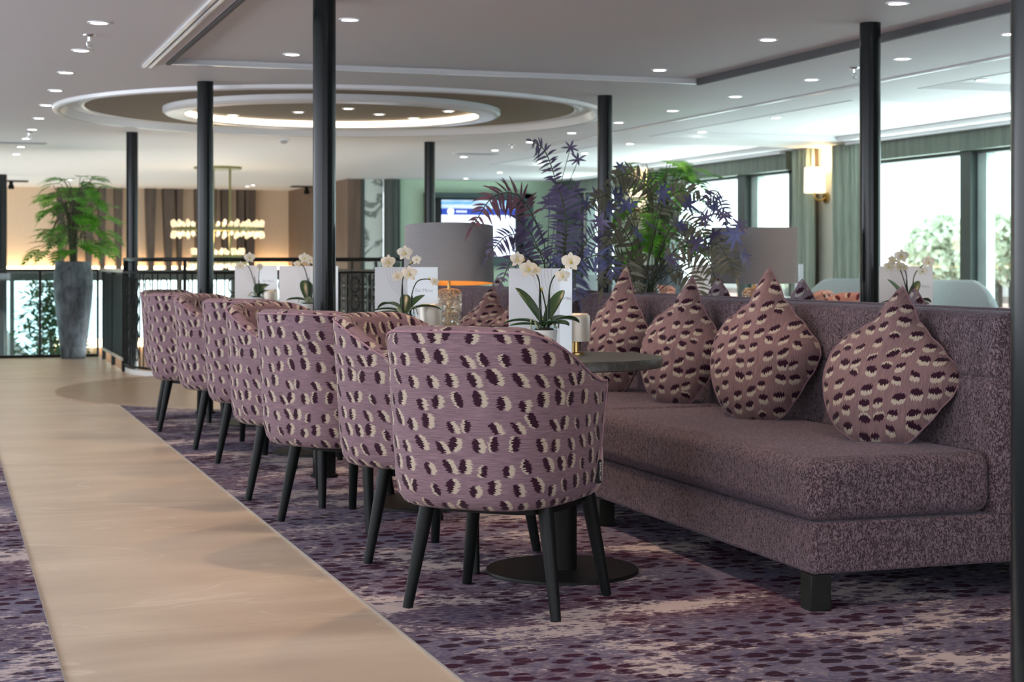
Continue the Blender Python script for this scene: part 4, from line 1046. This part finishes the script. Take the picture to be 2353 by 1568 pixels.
def bouquet(name, label, vase, fronds, stars, seed, glass=True):
    rnd = random.Random(seed); t = thing('foliage_vase', label, 'faux foliage', tuple(vase), 0)
    m = MB(); m.lathe([(.055, 0), (.065, .01), (.075, .10), (.06, .19), (.048, .21), (.056, .235)], n=32, capt=False)
    o = m.build('vase', M['railglass'], t); s = o.modifiers.new('thickness', 'SOLIDIFY'); s.thickness = .004
    V = Vector(vase); mats = {}
    st = MB()
    for (mt, L, W, n, pts, D0, D1, start) in fronds:
        W *= .78 if mt != 'olive' else .62; L *= .95 if mt != 'olive' else .88
        mb = mats.setdefault(mt, MB()); k = len(pts)
        W3 = [WD(x, y, D0+(D1-D0)*i/(k-1))-V for i, (x, y) in enumerate(pts)]
        full = [Vector((rnd.uniform(-.02, .02), rnd.uniform(-.02, .02), .03))]+[Vector((rnd.uniform(-.03, .03), rnd.uniform(-.03, .03), .22))]+W3
        W3c = bez(full, 6)
        # leaflets only along the given part
        st.tube(W3c, .0028, 5); frond(mb, st, W3, L, W, n, rnd, start)
    for (mt, x, y, D, L, W) in stars:
        W *= .8; L *= .85
        mb = mats.setdefault(mt, MB()); p = WD(x, y, D)-V; star(mb, p, L, W, rnd)
        st.tube(bez([(rnd.uniform(-.02, .02), rnd.uniform(-.02, .02), .15), Vector((p.x*.45, p.y*.45, .15+(p.z-.15)*.65)), p], 6), .002, 5)
    st.build('stems', M['stem'], t)
    for mt, mb in mats.items(): mb.build('foliage', M[mt], t, angle=80)
V1 = Vector((3.05, 8.38, CT)); V2 = Vector((3.62, 8.36, CT))
FR1 = [
 ('purple', .085, .0085, 15, [(1300, 600), (1285, 470), (1272, 400), (1250, 345), (1222, 325)], 8.9, 8.6, .45),
 ('purple', .125, .0095, 26, [(1290, 620), (1300, 520), (1292, 460), (1276, 425)], 8.6, 8.7, .12),
 ('redpurple', .12, .0095, 24, [(1250, 560), (1215, 480), (1180, 445), (1130, 455), (1085, 520)], 8.7, 8.3, .22),
 ('purple', .12, .0095, 24, [(1265, 650), (1240, 580), (1215, 530), (1190, 505)], 8.6, 8.4, .08),
 ('purple', .085, .008, 16, [(1262, 600), (1200, 545), (1160, 545), (1120, 590)], 8.7, 8.4, .3),
 ('purple', .08, .0085, 13, [(1262, 640), (1210, 590), (1175, 600), (1152, 650)], 8.6, 8.3, .3),
 ('blueleaf', .10, .0085, 20, [(1300, 660), (1340, 600), (1385, 590), (1420, 640)], 8.6, 8.3, .2),
 ('purple', .10, .0085, 18, [(1305, 640), (1345, 560), (1380, 530), (1400, 560)], 8.8, 8.6, .2),
 ('blueleaf', .09, .0085, 16, [(1310, 640), (1330, 590), (1320, 640), (1330, 690)], 8.5, 8.3, .4),
]
ST1 = [('purple', 1262, 465, 8.7, .085, .009), ('purple', 1320, 440, 8.8, .09, .011), ('purple', 1328, 368, 8.9, .07, .008), ('purple', 1310, 340, 8.9, .06, .007), ('blueleaf', 1345, 470, 8.7, .08, .009), ('purple', 1330, 500, 8.6, .08, .01), ('blueleaf', 1280, 600, 8.5, .07, .008), ('purple', 1370, 450, 8.8, .07, .009)]
bouquet('a', 'vase of tall violet fern fronds arching over the grey lampshade', V1, FR1, ST1, 21)
FR2 = [
 ('olive', .11, .014, 18, [(1470, 640), (1450, 560), (1420, 520), (1390, 560)], 8.7, 8.5, .15),
 ('olive', .12, .014, 20, [(1470, 660), (1450, 620), (1410, 600), (1385, 660)], 8.6, 8.3, .15),
 ('olive', .12, .014, 20, [(1478, 680), (1470, 620), (1440, 600), (1470, 690)], 8.5, 8.3, .2),
 ('olive', .12, .015, 18, [(1490, 600), (1500, 470), (1480, 420), (1440, 400), (1405, 412)], 8.8, 8.5, .35),
 ('olive', .11, .014, 18, [(1500, 620), (1545, 520), (1600, 520), (1640, 590)], 8.8, 8.5, .25),
 ('olive', .11, .014, 18, [(1500, 640), (1560, 570), (1620, 590), (1650, 660)], 8.7, 8.4, .2),
 ('olive', .10, .013, 16, [(1500, 650), (1560, 620), (1600, 660), (1610, 700)], 8.6, 8.3, .2),
 ('olive', .11, .012, 16, [(1490, 600), (1520, 480), (1560, 440), (1610, 450)], 8.9, 8.8, .3),
 ('olive', .11, .013, 16, [(1580, 600), (1640, 560), (1670, 590), (1690, 640)], 8.6, 8.2, .2),
 ('olive', .10, .012, 14, [(1470, 560), (1430, 480), (1390, 450), (1360, 470)], 8.8, 8.7, .3),
 ('blueleaf', .07, .009, 12, [(1580, 540), (1630, 470), (1655, 470), (1670, 520)], 8.7, 8.5, .3),
 ('purple', .07, .008, 8, [(1620, 520), (1650, 445), (1640, 450), (1620, 455)], 8.7, 8.6, .4),
]
ST2 = [('blueleaf', 1442, 475, 8.6, .09, .012), ('blueleaf', 1410, 450, 8.6, .08, .011), ('blueleaf', 1425, 435, 8.7, .07, .01), ('blueleaf', 1395, 480, 8.5, .08, .011), ('blueleaf', 1520, 440, 8.7, .09, .012), ('blueleaf', 1580, 470, 8.7, .08, .011), ('purple', 1490, 520, 8.6, .08, .011),
 ('purple', 1660, 495, 8.5, .085, .008), ('purple', 1620, 500, 8.5, .075, .008), ('blueleaf', 1690, 540, 8.3, .09, .012), ('blueleaf', 1705, 590, 8.3, .08, .012), ('purple', 1700, 520, 8.4, .07, .009), ('purple', 1640, 540, 8.5, .08, .01), ('blueleaf', 1425, 385, 8.8, .06, .008), ('purple', 1600, 560, 8.5, .08, .01), ('blueleaf', 1560, 520, 8.6, .08, .01), ('purple', 1540, 600, 8.4, .07, .009), ('blueleaf', 1460, 540, 8.4, .08, .01), ('purple', 1380, 510, 8.5, .08, .01)]
bouquet('b', 'vase of olive brown and indigo leafy branches in front of the windows', V2, FR2, ST2, 22)

# ================================================================== GREEN PLANTS IN TALL STONE PLANTERS
def lobed(mb, base, d, up, L, rnd):
    d = d.normalized(); sd = d.cross(up).normalized(); nrm = sd.cross(d).normalized()
    def P(u, v): return base+d*u*L+sd*v*L+nrm*(-.30*u*u*L+.10*abs(v)*L)
    nl = 5; vs = []; fs = []
    mid = [P(i/ (nl+1), 0) for i in range(nl+2)]
    for i in range(nl):
        u0 = .08+.8*i/nl
        for s_ in (-1, 1):
            ln = (.48, .50, .44, .34, .22)[i]; w_ = .085
            a = P(u0-w_*.2, 0); b = P(u0+w_*1.25, 0); c = P(u0+.10+ln*.45, s_*ln); e = P(u0+ln*.22-.02, s_*ln*.6); g_ = P(u0+ln*.3+.075, s_*ln*.55)
            n0 = len(mb.v); mb.v += [tuple(q) for q in (a, e, c, g_, b)]; mb.f.append((n0, n0+1, n0+2, n0+3, n0+4))
    a = P(.82, -.06); b = P(1.12, 0); c = P(.82, .06); n0 = len(mb.v); mb.v += [tuple(q) for q in (a, b, c, P(0, 0))]; mb.f.append((n0, n0+1, n0+2, n0+3))
def planter(label, loc, seed, hpot=1.06, r=.20, top=2.08, spread=.43, nleaf=84):
    rnd = random.Random(seed); t = thing('planter', label, 'potted plant', loc, 0, 'tall stone planters with split leaf plants')
    m = MB(); m.lathe([(r*.62, 0), (r*.66, .02), (r*.80, hpot*.25), (r*.98, hpot*.55), (r*1.06, hpot*.75), (r*1.02, hpot*.9), (r*.97, hpot*.97), (r*1.0, hpot), (r*.86, hpot), (r*.86, hpot-.05)], n=40, capt=False); m.build('pot', M['stone'], t)
    m = MB(); m.lathe([(r*.86, hpot-.04), (r*.4, hpot+.0), (.001, hpot+.01)], n=24); m.build('soil', M['soil'], t)
    m = MB(); lf = MB(); tr = []
    for k in range(4):
        a = rnd.uniform(0, 6.28); c = bez([(.03*cos(a), .03*sin(a), hpot), (.05*cos(a), .05*sin(a), hpot+.35), (.10*cos(a), .10*sin(a), hpot+.65)], 5); m.tube(c, .014, 7); tr.append(c)
    for k in range(nleaf):
        c = tr[k % 4]; b = c[rnd.randint(2, len(c)-1)]; a = rnd.uniform(0, 6.28)
        hf = rnd.random(); zz = hpot+.12+(top-hpot-.2)*hf; rr = spread*(.35+.6*rnd.random())*(1-.35*hf)
        tip = Vector((rr*cos(a), rr*sin(a), zz)); midp = (b+tip)/2+Vector((0, 0, .08))
        m.tube(bez([b, midp, tip], 4), .004, 5)
        d = Vector((cos(a), sin(a), rnd.uniform(-.5, .35))); lobed(lf, tip, d, Vector((0, 0, 1)), rnd.uniform(.20, .32), rnd)
    for a in (2.4, .3):
        tip = Vector((.12*cos(a), .12*sin(a), top-.12)); m.tube(bez([tr[0][-1], (0, 0, top-.4), tip], 4), .004, 5); lobed(lf, tip, Vector((cos(a), sin(a), .15)), Vector((0, 0, 1)), .26, rnd)
    m.build('stems', M['stem'], t); lf.build('leaves', M['leaf'], t, smooth=False)
pp = WZ(168, 824, 0); planter('tall mottled stone planter with green split leaf plant at the left', (pp.x, pp.y, .0), 4)
pp = at(1515, 14.2, .006); planter('bright green split leaf plant in stone planter behind the dark foliage', tuple(pp), 9, 1.02, .2, 2.0, .44, 70)

# ================================================================== FAR SEATING BY THE WINDOWS
def make_armchair(label, loc, rz, group='pale blue armchairs by the windows'):
    t = thing('armchair', label, 'armchair', loc, rz, group)
    P = []; n = 40
    for i in range(n+1):
        s_ = i/n; a = radians(-20+220*s_); q = abs(2*s_-1); zt = .92-.30*sm((q-.25)/.75)
        ca, sa = cos(a), -sin(a)
        P.append([(.30*ca*k1, .28*sa*k1, z) for k1, z in ((.75, .2), (.92, .3), (1.0, .5), (1.05, zt-.05), (1.05, zt-.01), (.98, zt), (.88, zt-.02), (.82, .5), (.78, .42))])
    m = MB(); m.grid(P); k = len(P[0]); m.f.append(tuple(range(k))); m.f.append(tuple(reversed([n*k+j for j in range(k)]))); m.build('shell', M['bluechair'], t, angle=60)
    m = MB(); m.lathe([(.2, .22), (.26, .26), (.265, .40), (.24, .45), (.01, .46)], n=32); m.build('seat', M['bluechair'], t)
    for sx in (-1, 1):
        for sy in (-1, 1): m = MB(); m.tube([(sx*.14, sy*.14, .24), (sx*.22, sy*.22, 0)], [.018, .012], 8); m.build('leg', M['legwood'], t)
    return t
a0 = make_armchair('pale blue armchair left of the column behind the sofa', tuple(at(1905, 12.6, .006)), radians(120))
for x, D, rz, lb in ((1968, 13.2, 60, 'pale blue armchair peeking out beside the slim column'), (2192, 11.6, 150, 'pale blue armchair in front of the right window'), (1345, 17.0, 20, 'far pale blue armchair below the dark foliage')):
    dup(a0, tuple(at(x, D, .006)), radians(rz), lb)
v = at(1838, 15.0, .006)
t = thing('side_table', 'small far table near the windows', 'table', tuple(v)); 
m = MB(); m.lathe([(.3, .70), (.3, .73)], n=40); m.build('tabletop', M['tablewood'], t)
m = MB(); m.lathe([(.2, 0), (.2, .01), (.03, .02), (.03, .70)], n=24); m.build('pedestal', M['blackmetal'], t)
make_card('small white card on the far table below the sconce', (v.x, v.y, .736), -YAW, .05, .03, radians(30))
v = at(1617, 12.0, .006)
t = thing('side_table', 'far table left of the right grey lampshade', 'table', tuple(v)); 
m = MB(); m.lathe([(.3, .70), (.3, .73)], n=40); m.build('tabletop', M['tablewood'], t)
m = MB(); m.lathe([(.2, 0), (.2, .01), (.03, .02), (.03, .70)], n=24); m.build('pedestal', M['blackmetal'], t)
make_card('beige-looking menu card just left of the right lampshade', (v.x, v.y, .736), -YAW, .09, .06, radians(30))
# lower lobby plant
rnd = random.Random(31); t = thing('lobby_tree', 'leafy dark green tree in the lobby below, seen through the glass balustrade', 'tree', (1.62, 27.4, -2.8))
m = MB(); m.lathe([(.2, 0), (.26, .5), (.24, .55)], n=24); m.build('pot', M['ceramic'], t)
m = MB(); lf = MB(); m.tube([(0, 0, .5), (.05, 0, 1.6), (0, 0, 2.8)], .03, 7)
for k in range(1500):
    a = rnd.uniform(0, 6.28); z = rnd.uniform(1.5, 3.55); r = rnd.uniform(.05, .62)*(1-.25*abs(z-2.3)); p = Vector((r*cos(a), r*sin(a), z))
    leafstrip(lf, p, Vector((rnd.uniform(-1, 1), rnd.uniform(-1, 1), rnd.uniform(-.5, .6))), Vector((0, -.5, .8)).normalized(), .15, .022, .2, 3)
m.build('trunk', M['bark'], t); lf.build('foliage', M['orchleaf'], t)
# ================================================================== OUTSIDE
m = MB(); m.box((9.6, -60, -3.2), (140, 200, -3.0)); m.box((-120, 30, -3.2), (9.6, 200, -3.0)); struct(m.build('ground_water', M['water'], smooth=False))
m = MB(); m.box((44, 10, -3), (60, 150, -1.4));  struct(m.build('ground_quay', M['quay'], smooth=False))
m = MB(); m.box((60, 10, -3), (120, 150, -1.0));  struct(m.build('ground_bank', M['bank'], smooth=False))
m = MB(); P = []
for i in range(40):
    row = []
    for j in range(12):
        x = -4+i*.2; y = 35+j*.35; env = sin(pi*j/11)**.6
        row.append((x, y, -3+env*(2.35+.35*sin(x*1.9)+.25*sin(x*4.3+y*3)+.12*sin(x*9.1+j))*(1 if x < 1.7 else max(.3, 1-(x-1.7)*.8))))
    P.append(row)
m.grid(P); struct(m.build('ground_rocks', M['bank']))
def tree(x, y, h, r, seed, label):
    rnd = random.Random(seed); t = thing('bank_tree', label, 'tree', (x, y, -1.4), 0, 'pale trees on the river bank')
    m = MB(); m.tube([(0, 0, 0), (0, 0, h*.6)], .3, 6); m.build('trunk', M['bark'], t)
    m = MB()
    for k in range(260):
        a = rnd.uniform(0, 6.28); q = rnd.random(); rr = r*(1-(2*q-1)**2)**.5*rnd.random()**.4; p = Vector((rr*cos(a), rr*sin(a), h*.3+h*.7*q))
        for s_ in range(4): leafstrip(m, p, Vector((rnd.uniform(-1, 1), rnd.uniform(-1, 1), rnd.uniform(-1, 1))), Vector((rnd.uniform(-1, 1), rnd.uniform(-1, 1), .5)).normalized(), r*.4, r*.13, .2, 3)
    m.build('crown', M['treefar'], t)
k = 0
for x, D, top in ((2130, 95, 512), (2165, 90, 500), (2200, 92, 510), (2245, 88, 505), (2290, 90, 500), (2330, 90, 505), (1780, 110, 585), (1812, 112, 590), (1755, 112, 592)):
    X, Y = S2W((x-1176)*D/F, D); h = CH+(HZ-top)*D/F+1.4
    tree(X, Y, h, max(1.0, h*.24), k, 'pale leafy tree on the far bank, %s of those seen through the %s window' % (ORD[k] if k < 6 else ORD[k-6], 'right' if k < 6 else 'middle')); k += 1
